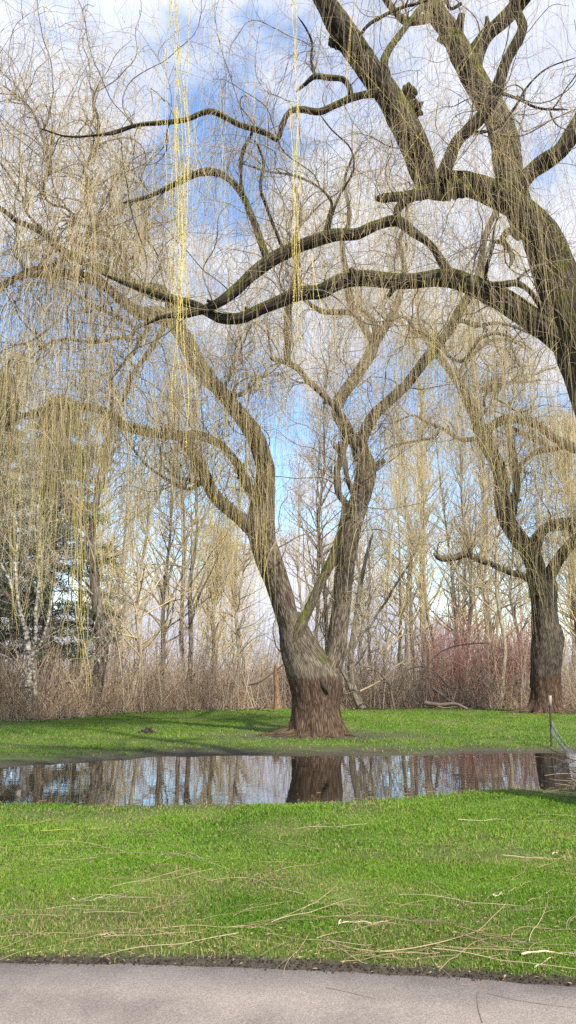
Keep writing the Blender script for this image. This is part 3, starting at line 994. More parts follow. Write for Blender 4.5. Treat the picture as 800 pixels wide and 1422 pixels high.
lm = [
    # outer left limb
    [(352, 735, 34, D0 - .5), (338, 725, 30, D0 - .6), (320, 710, 26, D0 - .8), (298, 688, 22, D0 - 1.1), (284, 660, 20, D0 - 1.4), (268, 628, 19, D0 - 1.7), (255, 608, 19, D0 - 2), (238, 603, 16, D0 - 2.1), (221, 603, 14, D0 - 2.3), (193, 599, 15, D0 - 2.6), (168, 586, 15, D0 - 2.9), (144, 572, 13, D0 - 3.2), (112, 564, 10, D0 - 3.5), (88, 564, 8, D0 - 3.8), (60, 568, 7, D0 - 4), (30, 577, 6, D0 - 4.2), (0, 592, 5, D0 - 4.5), (-40, 600, 3, D0 - 4.8)],
    [(362, 712, 20, D0 - .6), (352, 688, 18, D0 - .6), (345, 676, 17, D0 - .7), (335, 655, 16, D0 - .9), (324, 637, 15, D0 - 1.1), (305, 618, 14, D0 - 1.4), (280, 606, 14, D0 - 1.7), (255, 603, 12, D0 - 2)],
    # upper left limb from the knot
    [(256, 428, 18, D0 - 3.6), (238, 415, 15, D0 - 3.9), (210, 409, 13, D0 - 4.1), (189, 398, 14, D0 - 4.3), (168, 386, 14, D0 - 4.5), (140, 372, 13, D0 - 4.7), (115, 362, 14, D0 - 5), (95, 353, 13, D0 - 5.2), (80, 344, 13, D0 - 5.3), (63, 325, 12, D0 - 5.5), (42, 314, 11, D0 - 5.6), (21, 306, 9, D0 - 5.8), (0, 289, 8, D0 - 6), (-40, 270, 6, D0 - 6), (-90, 262, 3, D0 - 6)],
    [(98, 352, 9, D0 - 5.2), (80, 366, 9, D0 - 5.1), (60, 374, 9, D0 - 5), (35, 378, 8, D0 - 5), (15, 392, 7, D0 - 5), (0, 405, 5, D0 - 5.1), (-20, 412, 4, D0 - 5.1)],
    [(240, 440, 16, D0 - 3.6), (236, 425, 14, D0 - 3.7), (225, 400, 12, D0 - 3.5), (190, 392, 11, D0 - 3.3), (175, 378, 11, D0 - 3.2), (157, 352, 10, D0 - 3.1), (140, 341, 10, D0 - 3), (115, 341, 7, D0 - 2.8), (100, 330, 4, D0 - 2.6)],
    [(146, 346, 8, D0 - 3), (128, 335, 7, D0 - 3), (124, 325, 7, D0 - 3), (136, 310, 7, D0 - 3.1), (157, 294, 7, D0 - 3.2), (185, 279, 7, D0 - 3.3), (210, 271, 7, D0 - 3.4)],
    [(182, 378, 6, D0 - 4.3), (190, 357, 5, D0 - 4.3), (196, 341, 5, D0 - 4.3), (203, 310, 4.5, D0 - 4.4), (201, 289, 4.5, D0 - 4.4), (206, 278, 4, D0 - 4.5), (203, 262, 3, D0 - 4.5), (190, 240, 2, D0 - 4.6)],
    [(171, 385, 8, D0 - 4.4), (176, 362, 6, D0 - 4.5), (168, 344, 5, D0 - 4.6), (150, 325, 5, D0 - 4.6), (132, 318, 5, D0 - 4.7), (108, 308, 5, D0 - 4.8), (92, 290, 5, D0 - 4.9), (70, 283, 4, D0 - 5), (60, 265, 4, D0 - 5), (66, 230, 4, D0 - 5.1), (58, 190, 4, D0 - 5.2), (45, 155, 3.5, D0 - 5.3), (20, 130, 3, D0 - 5.4), (0, 116, 2, D0 - 5.5)],
    [(93, 352, 6, D0 - 5.2), (72, 330, 5, D0 - 5.3), (40, 300, 5, D0 - 5.4), (30, 270, 4, D0 - 5.5), (0, 226, 4, D0 - 5.6), (-20, 200, 3, D0 - 5.7)],
    [(128, 310, 5, D0 - 4.9), (122, 285, 5, D0 - 5), (126, 255, 5, D0 - 5), (118, 235, 5, D0 - 5), (130, 210, 5, D0 - 5.1), (135, 190, 4, D0 - 5.1), (134, 160, 4, D0 - 5.2), (128, 140, 3, D0 - 5.3), (140, 110, 2, D0 - 5.4)],
    # branches dropping left of the knot
    [(207, 455, 9, D0 - 3.7), (196, 470, 8, D0 - 3.7), (186, 490, 8, D0 - 3.8), (172, 505, 6, D0 - 3.9), (160, 520, 5, D0 - 4), (152, 530, 3, D0 - 4)],
    [(228, 452, 10, D0 - 3.6), (212, 480, 9, D0 - 3.5), (198, 500, 8, D0 - 3.4), (182, 525, 8, D0 - 3.4), (176, 545, 6, D0 - 3.4), (168, 560, 4, D0 - 3.4)],
    [(205, 450, 8, D0 - 3.8), (190, 455, 7, D0 - 3.9), (182, 466, 7, D0 - 4), (165, 467, 6, D0 - 4.1), (130, 473, 5, D0 - 4.2), (95, 470, 4, D0 - 4.4), (70, 475, 3, D0 - 4.5), (40, 500, 2, D0 - 4.6)],
    [(190, 458, 6, D0 - 3.8), (178, 448, 6, D0 - 3.9), (150, 433, 6, D0 - 4), (125, 422, 5, D0 - 4.2), (100, 405, 4, D0 - 4.3), (70, 395, 3, D0 - 4.4), (45, 392, 2, D0 - 4.5)],
    [(80, 445, 4, D0 - 4.8), (62, 460, 4, D0 - 4.9), (40, 475, 3, D0 - 5), (10, 480, 2, D0 - 5)],
    # upright with the twisted loops of the right stem
    [(484, 703, 14, D0 - .6), (470, 687, 11, D0 - .7), (468, 670, 10, D0 - .8), (468, 652, 10, D0 - .8), (474, 635, 11, D0 - .8), (478, 622, 12, D0 - .8), (484, 603, 13, D0 - .8)],
    [(492, 690, 10, D0 - .5), (487, 675, 8, D0 - .7), (480, 655, 8, D0 - .8), (477, 640, 9, D0 - .8), (471, 622, 12, D0 - .9), (478, 612, 12, D0 - .9)],
    [(497, 640, 15, D0 - .4), (492, 615, 13, D0 - .6), (486, 597, 14, D0 - .7), (476, 580, 14, D0 - .9), (461, 561, 13, D0 - 1.1), (445, 544, 13, D0 - 1.3), (428, 527, 12, D0 - 1.5), (414, 512, 11, D0 - 1.7), (395, 503, 9, D0 - 1.9), (382, 500, 7, D0 - 2), (374, 497, 5, D0 - 2)],
    [(402, 507, 10, D0 - 1.8), (398, 495, 10, D0 - 1.8), (400, 470, 11, D0 - 1.9), (400, 435, 11, D0 - 2), (405, 407, 11, D0 - 2.2), (412, 372, 10, D0 - 2.4), (408, 340, 8, D0 - 2.6), (418, 300, 6, D0 - 2.8), (410, 260, 4, D0 - 3)],
    [(482, 615, 12, D0 - .6), (475, 596, 12, D0 - .5), (468, 575, 15, D0 - .3), (472, 556, 18, D0 - .1), (481, 540, 20, D0), (498, 517, 21, D0 + .3), (512, 496, 19, D0 + .5), (521, 475, 17, D0 + .7), (533, 458, 14, D0 + .8), (547, 430, 12, D0 + 1), (557, 402, 10, D0 + 1.2), (562, 370, 8, D0 + 1.3), (555, 335, 6, D0 + 1.4), (565, 300, 5, D0 + 1.5), (560, 260, 3, D0 + 1.6)],
    [(522, 482, 12, D0 + .6), (512, 465, 12, D0 + .5), (501, 447, 11, D0 + .3), (489, 425, 11, D0), (484, 400, 10, D0 - .2), (480, 370, 9, D0 - .4), (476, 335, 7, D0 - .6), (486, 300, 6, D0 - .8), (478, 255, 5, D0 - 1), (490, 215, 3, D0 - 1.2)],
    [(492, 436, 10, D0), (478, 433, 9, D0 - .1), (462, 434, 9, D0 - .3), (447, 433, 9, D0 - .5), (431, 423, 8, D0 - .7), (418, 408, 6, D0 - .9), (410, 380, 4, D0 - 1)],
    [(524, 468, 11, D0 + .6), (519, 446, 9, D0 + .6), (508, 434, 8, D0 + .5), (494, 424, 7, D0 + .3)],
    [(300, 545, 7, D0 - 2.4), (318, 525, 5, D0 - 2.5), (322, 505, 4, D0 - 2.6), (335, 480, 3, D0 - 2.6), (330, 460, 2, D0 - 2.7)],
    [(316, 553, 8, D0 - 2.2), (332, 548, 5, D0 - 2.2), (345, 540, 5, D0 - 2.1), (350, 530, 4, D0 - 2), (372, 522, 3, D0 - 2), (392, 520, 2, D0 - 2)],
    [(252, 608, 8, D0 - 2), (228, 610, 5, D0 - 1.9), (225, 640, 4, D0 - 1.8), (240, 660, 5, D0 - 1.7), (262, 666, 6, D0 - 1.6), (284, 672, 6, D0 - 1.4)],
    [(282, 670, 7, D0 - 1.3), (262, 678, 5, D0 - 1.4), (232, 664, 5, D0 - 1.6), (205, 645, 5, D0 - 1.8), (185, 622, 4, D0 - 2), (168, 600, 3, D0 - 2.2)],
    [(612, 475, 9, D0 - 1.5), (620, 492, 7, D0 - 1.6), (640, 500, 6, D0 - 1.8), (655, 485, 7, D0 - 2), (668, 470, 6, D0 - 2.1), (690, 462, 5, D0 - 2.2), (715, 470, 3, D0 - 2.3)],
    [(628, 452, 8, D0 - 1.6), (640, 445, 7, D0 - 1.7), (660, 452, 6, D0 - 1.8), (690, 448, 5, D0 - 2), (720, 455, 4, D0 - 2.2), (750, 470, 2, D0 - 2.4)],
    [(606, 480, 9, D0 - 1.4), (594, 465, 8, D0 - 1.3), (575, 455, 6, D0 - 1.2), (560, 440, 5, D0 - 1.1), (540, 445, 4, D0 - 1), (520, 430, 2, D0 - 1)],
]
for k, pts in enumerate(lm):
    W1.limb(pts, bark, ridge=0.0, rough=0.13, weight=1.2 if pts[0][2] < 13 else 1.0, jit=0.035)
rs = np.random.default_rng(21)
# thick curtains of shoots seen as dense clumps
clumps = [(600, 455, D0 - 1.4, 220, 35, .8), (180, 300, D0 - 4.6, 150, 50, 1.0), (190, 170, D0 - 4.5, 160, 60, 1.2), (330, 490, D0 - 2, 180, 45, 1), (60, 520, D0 - 4.5, 720, 80, 1.2), (120, 560, D0 - 3.5, 560, 50, 1.0),
          (500, 290, D0, 220, 80, 1.3), (240, 450, D0 - 3.5, 100, 20, .5), (320, 560, D0 - 2.1, 110, 30, .5), (350, 640, D0 - 1.1, 90, 20, .4), (520, 570, D0 - .8, 90, 25, .5), (215, 545, D0 - 3, 120, 35, .8), (20, 480, D0 - 4, 260, 60, 1.4)]
ex = []
for (u, v, D, n, su, sd) in clumps:
    for i in range(int(n * .55)):
        ex.append(P(u + rs.normal() * su, v + rs.normal() * su * 0.5, D + rs.normal() * sd))
crown(W1, rs, 620, 6400, 10500, L1=(1.0, 4.2), L2=(0.5, 2.1), L3=(0.6, 4.2), r1=0.019, r2=0.0050, r3=0.0033, extra=np.array(ex))

# ---- the right-hand willow ---------------------------------------------------
D1 = 30.0
b1_ = P(757, 990, D1)
W2 = Tree('willow_tree', (b1_[0], b1_[1], 0), 'stout willow farther back on the right, low limb reaching left from its thick trunk')
br = M['bark_right']
trunk_mesh(W2, [(731, 785, 991, D1), (734, 780, 982, D1), (737, 779, 965, D1), (737, 778, 940, D1), (738, 781, 905, D1), (739, 782, 885, D1), (739, 774, 860, D1), (738, 773, 835, D1), (736, 774, 815, D1), (738, 768, 800, D1)],
           br, sides=80, ridge=0.045, roots=9, seed=2.2, flare=0.6)
root_flare(W2, np.array([b1_[0], b1_[1], 0]), [(3.3, 1.5, 0.16), (-0.3, 1.1, 0.14), (-1.0, .8, .14), (-2.2, .9, .15)], br, 5)
w2 = [
    [(751, 828, 34, D1), (747, 800, 31, D1), (742, 780, 30, D1), (732, 762, 30, D1 - .2), (720, 747, 30, D1 - .4), (706, 728, 27, D1 - .6), (699, 710, 26, D1 - .8), (696, 690, 24, D1 - 1), (697, 666, 22, D1 - 1.2), (691, 646, 22, D1 - 1.4), (680, 627, 22, D1 - 1.6), (671, 606, 21, D1 - 1.8), (662, 579, 19, D1 - 2), (650, 555, 18, D1 - 2.2), (641, 537, 17, D1 - 2.4), (629, 519, 16, D1 - 2.6), (617, 504, 14, D1 - 2.8), (602, 486, 12, D1 - 3), (588, 470, 9, D1 - 3.2), (560, 450, 6, D1 - 3.4), (545, 420, 4, D1 - 3.6)],
    [(709, 725, 14, D1 - .8), (713, 700, 13, D1 - 1), (716, 680, 12, D1 - 1.2), (716, 655, 12, D1 - 1.4), (711, 630, 11, D1 - 1.6), (708, 603, 10, D1 - 1.8), (700, 588, 9, D1 - 2)],
    [(672, 612, 16, D1 - 1.8), (682, 593, 15, D1 - 1.9), (697, 585, 14, D1 - 2), (725, 583, 13, D1 - 2.2), (749, 591, 13, D1 - 2.5), (767, 606, 14, D1 - 2.7), (785, 616, 15, D1 - 3), (803, 622, 14, D1 - 3.2), (840, 610, 10, D1 - 3.5), (880, 620, 5, D1 - 4)],
    [(717, 665, 10, D1 - 1.3), (722, 650, 9, D1 - 1.4), (732, 638, 9, D1 - 1.6), (748, 628, 9, D1 - 2), (770, 623, 9, D1 - 2.5), (790, 618, 8, D1 - 2.8)],
    [(708, 592, 7, D1 - 1.9), (722, 601, 7, D1 - 2), (740, 610, 7, D1 - 2.3), (761, 618, 7, D1 - 2.6)],
    [(740, 770, 24, D1), (746, 750, 20, D1 - .3), (757, 736, 18, D1 - .6), (774, 727, 18, D1 - 1), (802, 724, 17, D1 - 1.5), (840, 700, 14, D1 - 2), (870, 660, 10, D1 - 2.5), (890, 600, 5, D1 - 3)],
    [(753, 835, 26, D1), (759, 810, 22, D1 - .2), (772, 783, 21, D1 - .5), (789, 760, 21, D1 - 1), (803, 747, 20, D1 - 1.4), (840, 720, 15, D1 - 2), (900, 690, 6, D1 - 3)],
    [(744, 815, 14, D1 - .4), (728, 801, 11, D1 - .7), (704, 792, 10, D1 - 1.2), (676, 781, 9, D1 - 1.8), (649, 770, 10, D1 - 2.3), (629, 774, 10, D1 - 2.6), (612, 775, 9, D1 - 2.8), (602, 768, 7, D1 - 3)],
    [(664, 609, 8, D1 - 1.8), (635, 609, 6, D1 - 2), (614, 595, 6, D1 - 2.2), (590, 585, 4, D1 - 2.4), (572, 578, 3, D1 - 2.6), (540, 590, 2, D1 - 2.8)],
    [(612, 594, 5, D1 - 2.2), (600, 608, 5, D1 - 2.3), (580, 612, 4, D1 - 2.4), (555, 617, 3, D1 - 2.5), (530, 625, 2, D1 - 2.6)],
    [(664, 583, 7, D1 - 2), (674, 570, 5, D1 - 2.2), (684, 555, 5, D1 - 2.3), (690, 540, 4, D1 - 2.4), (694, 528, 4, D1 - 2.5), (712, 512, 3, D1 - 2.6), (745, 508, 2, D1 - 2.8)],
    [(690, 535, 4, D1 - 2.4), (700, 530, 3, D1 - 2.5), (725, 532, 3, D1 - 2.6), (752, 527, 2, D1 - 2.8)],
    [(686, 552, 4, D1 - 2.3), (700, 560, 3, D1 - 2.3), (722, 572, 3, D1 - 2.4), (750, 562, 2, D1 - 2.6)],
    [(692, 528, 4, D1 - 2.5), (684, 512, 3, D1 - 2.5), (672, 505, 3, D1 - 2.4)],
    [(634, 524, 9, D1 - 2.5), (646, 505, 8, D1 - 2.5), (660, 490, 7, D1 - 2.6), (675, 475, 6, D1 - 2.7), (700, 470, 5, D1 - 2.8), (725, 480, 3, D1 - 3)],
]
for pts in w2:
    W2.limb(pts, br, ridge=0.012 if pts[0][2] > 20 else 0, rough=0.10, jit=0.04)
rs = np.random.default_rng(33)
ex = []
for (u, v, D, n, su, sd) in [(590, 470, D1 - 2, 160, 45, 1), (700, 600, D1 - 2, 130, 60, 1), (760, 640, D1 - 2, 100, 40, 1), (630, 590, D1 - 2, 120, 40, 1), (840, 640, D1 - 2, 150, 40, 1), (790, 590, D1 - 3, 160, 30, .8)]:
    for i in range(n):
        ex.append(P(u + rs.normal() * su, v + rs.normal() * su * 0.5, D + rs.normal() * sd))
crown(W2, rs, 220, 1900, 3000, L1=(1.0, 3.6), L2=(0.6, 2.2), L3=(0.8, 4.5), r1=0.026, r2=0.008, r3=0.0048, extra=np.array(ex))

# ---- the near willow, leaning in from the right ------------------------------
D2 = 9.0
b2_ = P(935, 1140, D2)
W3 = Tree('willow_tree', (b2_[0], b2_[1], 0), 'nearest willow, dark mossy limbs leaning in over the lawn from the right edge')
bn = M['bark_near']
W3.limb([(935, 1150, 130, D2), (933, 1120, 108, D2), (930, 1050, 96, D2), (920, 900, 90, D2), (900, 760, 88, D2), (870, 640, 86, D2), (840, 565, 84, D2), (812, 495, 76, D2), (788, 430, 68, D2), (768, 370, 60, D2), (750, 325, 58, D2), (726, 292, 48, D2), (695, 274, 42, D2), (660, 258, 36, D2), (630, 252, 34, D2), (600, 250, 34, D2)],
        bn, 'trunk', sides=56, ridge=0.02, rough=0.07, weight=0.3, jit=0)
w3 = [
    ([(628, 268, 24, D2 - .1), (604, 262, 40, D2 - .1), (590, 244, 44, D2 - .1), (580, 212, 42, D2 - .2), (560, 170, 44, D2 - .3), (538, 132, 46, D2 - .4), (517, 104, 46, D2 - .5), (491, 66, 42, D2 - .6), (470, 34, 40, D2 - .7), (449, 0, 36, D2 - .8), (420, -50, 32, D2 - .9), (385, -120, 26, D2 - 1.1), (330, -210, 18, D2 - 1.3), (260, -300, 10, D2 - 1.6)], 0.012),
    ([(728, 310, 40, D2 + .2), (716, 275, 40, D2 + .25), (706, 235, 42, D2 + .3), (700, 196, 42, D2 + .35), (684, 150, 42, D2 + .4), (662, 115, 42, D2 + .5), (646, 82, 40, D2 + .5), (627, 46, 34, D2 + .6), (608, 20, 32, D2 + .6), (597, -5, 30, D2 + .7), (580, -60, 26, D2 + .8), (540, -140, 18, D2 + .8), (500, -220, 10, D2 + .8)], 0.012),
    ([(655, 102, 30, D2 + .5), (661, 74, 28, D2 + .5), (676, 50, 28, D2 + .4), (698, 30, 29, D2 + .3), (720, 6, 30, D2 + .2), (745, -25, 26, D2), (790, -90, 18, D2 - .3), (830, -180, 9, D2 - .6)], 0.01),
    ([(612, 250, 22, D2 - .3), (621, 226, 20, D2 - .35), (636, 195, 22, D2 - .4), (667, 164, 22, D2 - .5), (688, 127, 20, D2 - .6), (703, 86, 17, D2 - .7), (725, 42, 15, D2 - .8), (719, 20, 14, D2 - .8), (712, -5, 13, D2 - .9), (715, -50, 11, D2 - 1), (700, -120, 7, D2 - 1.2)], 0),
    ([(718, 262, 34, D2), (737, 240, 32, D2 - .1), (758, 224, 30, D2 - .2), (779, 209, 30, D2 - .3), (800, 180, 30, D2 - .4), (830, 130, 26, D2 - .6), (880, 60, 18, D2 - 1), (930, -40, 8, D2 - 1.4)], 0.01),
    # long arching limb out to the left
    ([(800, 490, 50, D2), (768, 463, 44, D2), (731, 440, 42, D2), (696, 416, 38, D2), (660, 397, 32, D2), (628, 386, 29, D2), (603, 387, 24, D2), (575, 390, 22, D2), (540, 388, 22, D2), (505, 384, 23, D2), (470, 391, 23, D2), (445, 404, 23, D2), (418, 406, 22, D2), (384, 419, 20, D2), (360, 429, 18, D2), (335, 440, 16, D2), (307, 441, 15, D2), (288, 433, 15, D2), (268, 424, 15, D2), (240, 416, 12, D2), (205, 404, 9, D2), (170, 392, 6, D2), (140, 380, 3, D2)], 0.008),
    ([(626, 386, 18, D2 + .02), (612, 362, 15, D2 - .1), (598, 341, 15, D2 - .2), (573, 322, 16, D2 - .2), (551, 306, 16, D2 - .2), (524, 311, 16, D2 - .2), (498, 323, 18, D2 - .2), (470, 325, 18, D2 - .2), (445, 331, 19, D2 - .2), (417, 341, 21, D2 - .2), (389, 353, 23, D2 - .2), (367, 366, 24, D2 - .2), (349, 380, 24, D2 - .2), (328, 400, 22, D2 - .2), (307, 418, 17, D2 - .2), (288, 428, 14, D2 - .1), (260, 436, 11, D2), (225, 440, 6, D2), (200, 452, 3, D2)], 0.006),
    ([(552, 308, 11, D2 - .2), (553, 290, 13, D2 - .2), (570, 274, 16, D2 - .15), (596, 268, 20, D2 - .1)], 0),
    ([(600, 266, 20, D2 - .2), (572, 270, 15, D2 - .25), (545, 274, 15, D2 - .3), (521, 276, 12, D2 - .35)], 0),
    # limb reaching left high up
    ([(528, 128, 16, D2 - .5), (508, 131, 11, D2 - .5), (487, 136, 11, D2 - .5), (463, 146, 11, D2 - .5), (442, 155, 11, D2 - .5), (417, 152, 10, D2 - .5), (403, 156, 10, D2 - .5), (393, 174, 9, D2 - .5), (384, 194, 9, D2 - .5), (372, 187, 9, D2 - .5), (354, 180, 9, D2 - .5), (333, 174, 9, D2 - .5), (312, 163, 9, D2 - .5), (295, 155, 9, D2 - .5), (280, 158, 8, D2 - .5), (258, 167, 8, D2 - .5), (224, 171, 7, D2 - .5), (189, 174, 6, D2 - .5), (155, 184, 6, D2 - .5), (130, 187, 4, D2 - .5), (90, 188, 3, D2 - .5), (55, 178, 2, D2 - .5)], 0),
    ([(488, 137, 9, D2 - .5), (484, 118, 9, D2 - .55), (475, 109, 9, D2 - .6), (455, 107, 9, D2 - .6), (438, 106, 9, D2 - .6), (424, 117, 7, D2 - .6), (411, 128, 5, D2 - .6)], 0),
    ([(438, 106, 5, D2 - .6), (433, 85, 4, D2 - .6), (434, 60, 3.5, D2 - .6), (424, 38, 3, D2 - .6), (413, 22, 2, D2 - .6)], 0),
    ([(597, 24, 15, D2 + .6), (580, 29, 13, D2 + .5), (562, 30, 13, D2 + .4), (549, 18, 12, D2 + .3), (534, -4, 12, D2 + .2), (515, -50, 8, D2), (490, -110, 4, D2)], 0),
    ([(594, 0, 12, D2 + .6), (582, 14, 12, D2 + .5), (568, 32, 11, D2 + .3), (553, 52, 12, D2), (538, 73, 13, D2 - .2), (534, 92, 13, D2 - .4), (540, 112, 13, D2 - .4)], 0),
    ([(498, 52, 6, D2 - .8), (510, 36, 6, D2 - .9), (530, 23, 6, D2 - .9), (556, 10, 5, D2 - .9), (590, 0, 4, D2 - 1), (640, -20, 3, D2 - 1)], 0),
    ([(722, 330, 14, D2 - .2), (708, 320, 11, D2 - .3), (699, 331, 9, D2 - .3), (707, 345, 9, D2 - .3), (712, 356, 8, D2 - .3), (708, 371, 7, D2 - .3)], 0),
    ([(700, 338, 7, D2 - .3), (688, 334, 6, D2 - .3), (682, 352, 6, D2 - .3), (676, 372, 6, D2 - .2), (674, 392, 7, D2 - .1)], 0),
    ([(672, 396, 11, D2 - .1), (695, 396, 10, D2 - .2), (716, 394, 10, D2 - .2), (733, 404, 10, D2 - .2), (748, 422, 10, D2 - .15), (766, 445, 10, D2 - .1)], 0),
    ([(716, 392, 6, D2 - .2), (728, 380, 5, D2 - .2), (742, 372, 4, D2 - .1)], 0),
    ([(690, 127, 6, D2 - .7), (720, 137, 4, D2 - .8), (750, 150, 4, D2 - .9), (790, 152, 3, D2 - 1)], 0),
    ([(660, 185, 6, D2 - .3), (690, 178, 5, D2 - .4), (712, 155, 5, D2 - .5), (735, 118, 4, D2 - .6), (760, 95, 3, D2 - .7), (800, 80, 2, D2 - .8)], 0),
    ([(372, 362, 11, D2 + .3), (361, 335, 12, D2 + .4), (351, 306, 11, D2 + .4), (340, 278, 11, D2 + .5), (326, 257, 12, D2 + .5), (305, 241, 11, D2 + .5), (281, 239, 11, D2 + .5), (258, 248, 9, D2 + .6), (231, 261, 8, D2 + .6), (205, 273, 6, D2 + .6), (170, 282, 4, D2 + .6)], 0),
    ([(340, 280, 6, D2 + .5), (334, 250, 6, D2 + .4), (336, 215, 6, D2 + .2), (346, 192, 5, D2), (352, 181, 5, D2 - .2)], 0),
    ([(395, 352, 6, D2 - .2), (385, 325, 5, D2 - .3), (372, 290, 5, D2 - .3), (362, 262, 5, D2 - .4), (366, 225, 4, D2 - .4), (355, 195, 3, D2 - .4)], 0),
    ([(450, 330, 6, D2 - .2), (455, 305, 5, D2 - .1), (460, 280, 5, D2), (440, 258, 4, D2 + .1), (405, 243, 4, D2 + .2), (370, 238, 3, D2 + .2), (330, 225, 2, D2 + .2)], 0),
    ([(455, 328, 5, D2 - .2), (460, 300, 5, D2 - .3), (472, 270, 4, D2 - .3), (490, 235, 3, D2 - .4), (485, 205, 3, D2 - .4), (460, 180, 3, D2 - .4), (445, 160, 3, D2 - .5)], 0),
    ([(640, 5, 6, D2 - .8), (625, 12, 6, D2 - .9), (618, -12, 5, D2 - .9)], 0),
]
for pts, rd in w3:
    W3.limb(pts, bn, ridge=rd, rough=0.12, weight=1.0, jit=0.018)
# broken stubs and knots on the limbs
def stubs(tree, K, seed, mat, lo=.06):
    rs = np.random.default_rng(seed)
    cand = [q for q in tree.paths if q[1].mean() > lo and q[2] > 0]
    for i in range(K):
        p, r, w = cand[rs.integers(0, len(cand))]
        k = int(len(p) * (.12 + .7 * rs.random()))
        t = p[min(k + 1, len(p) - 1)] - p[k - 1]
        t /= np.linalg.norm(t)
        d = perp_dirs(t[None], rs, .2, .5)[0]
        ln = r[k] * (1.2 + 1.2 * rs.random())
        q = np.stack([p[k] + d * x for x in (0, r[k] * .7, r[k] * .98, r[k] + ln * .3, r[k] + ln * .6, r[k] + ln * .62)])
        rr = r[k] * (.30 + .2 * rs.random()) * np.array([1.3, 1.25, 1.1, .8, .68, .2])
        m = Mesh()
        m.tubes(q[None], rr[None], 12, rough=.25, rscale=8, seed=i * 1.0)
        m.build('branch_stub', mat, tree.root)
stubs(W3, 15, 5, bn)
stubs(W1, 14, 6, bark, .09)
stubs(W2, 8, 7, br, .09)
# burls
def burl(tree, u, v, D, r, mat, seed):
    n1_, n2_ = 18, 24
    th = np.linspace(0.02, np.pi - 0.02, n1_)[:, None]
    ph = np.linspace(0, 2 * np.pi, n2_, endpoint=False)[None]
    d = np.stack([np.sin(th) * np.cos(ph), np.sin(th) * np.sin(ph), np.cos(th) * np.ones_like(ph)], -1)
    R = r * (1 + 0.35 * fbm(d[..., 0] * 2.2 + seed, d[..., 1] * 2.2, d[..., 2] * 2.2, 3))
    m = Mesh()
    jj = np.arange(n2_)
    m.grid((P(u, v, D) + d * R[..., None])[None], True)
    m.build('burl', mat, tree.root)
burl(W3, 566, 130, D2 - .2, 0.11, bn, 1.0)
burl(W3, 576, 152, D2 - .2, 0.10, bn, 5.0)
burl(W3, 467, 56, D2 - .65, 0.10, bn, 9.0)
burl(W3, 640, 262, D2 - .15, 0.12, bn, 13.0)
rs = np.random.default_rng(55)
ex = []
for (u, v, D, n, su, sd) in [(690, 190, D2, 170, 32, .3), (600, 330, D2 - .2, 60, 60, .4), (500, 60, D2 - .5, 60, 40, .3), (700, 300, D2, 110, 35, .3), (780, 480, D2 - .2, 60, 25, .2), (640, 400, D2, 60, 50, .3), (545, 180, D2 - .3, 30, 30, .3)]:
    for i in range(n):
        ex.append(P(u + rs.normal() * su, v + rs.normal() * su * 0.7, D + rs.normal() * sd))
# shoots that hang into the picture from twigs overhead
for i in range(800):
    u = rs.random() * 860 - 30
    ex.append(P(u, -20 - rs.random() * 260, 6.3 + rs.random() * 4))
crown(W3, rs, 190, 1700, 3600, L1=(0.6, 2.4), L2=(0.3, 1.2), L3=(0.4, 3.4), r1=0.009, r2=0.0028, r3=0.0016, shoot='shoot_near', extra=np.array(ex))

# bright golden shoots with opening buds, hanging nearest the camera
def golden(name, specs, seed, label, tree):
    rs = np.random.default_rng(seed)
    m = Mesh()
    budV, budT, bn_ = [], [], 0
    for (u0, v0, u1, v1, D, n, spread, r) in specs:
        for i in range(n):
            a = P(u0 + rs.normal() * spread, v0, D + rs.normal() * 0.08)
            b = P(u1 + rs.normal() * spread * 1.0, v1 - abs(rs.normal()) * (v1 - v0) * 0.16, D + rs.normal() * 0.08)
            t = np.linspace(0, 1, 34)[:, None]
            p = a * (1 - t) + b * t
            ph = rs.random(3) * 6
            ln = np.linalg.norm(b - a)
            p[:, 0] += 0.07 * D / 8 * np.sin(t[:, 0] * ln * 1.1 + ph[2]) * t[:, 0] + 0.022 * np.sin(t[:, 0] * ln * 2.4 + ph[0]) + 0.008 * np.sin(t[:, 0] * ln * 7 + ph[1])
            p[:, 1] += 0.02 * np.sin(t[:, 0] * ln * 2.1 + ph[2])
            m.tubes(p[None], taper([r], 34, 0.5), 4, att=[rs.random()])
            nb_ = int(ln * 26)
            for q in range(nb_):
                f = rs.random()
                k = min(int(f * 33), 32)
                c = p[k] + (p[k + 1] - p[k]) * rs.random()
                az = rs.random() * 6.28
                h = 0.016 + rs.random() * 0.012
                w = 0.0026 + r * .6
                d = np.array([cos(az) * 0.45, sin(az) * 0.45, -0.9])
                sd_ = np.array([-sin(az), cos(az), 0])
                ot = np.array([cos(az) * 0.9, sin(az) * .9, .45])
                V = np.array([c, c + d * h * .5 + sd_ * w, c + d * h * .5 - sd_ * w, c + d * h * .5 + ot * w, c + d * h])
                budV.append(V)
                budT.append(np.array([[0, 1, 3], [0, 3, 2], [0, 2, 1], [4, 3, 1], [4, 2, 3], [4, 1, 2]]) + bn_)
                bn_ += 5
    if budV:
        BV = np.concatenate(budV)
        m.tris(BV, np.concatenate(budT), np.repeat(0.5 + 0.5 * rs.random(len(budV)), 5))
    o = m.build(name, M['gold'], tree.root, smooth=False)
    o['label'] = label
    return o


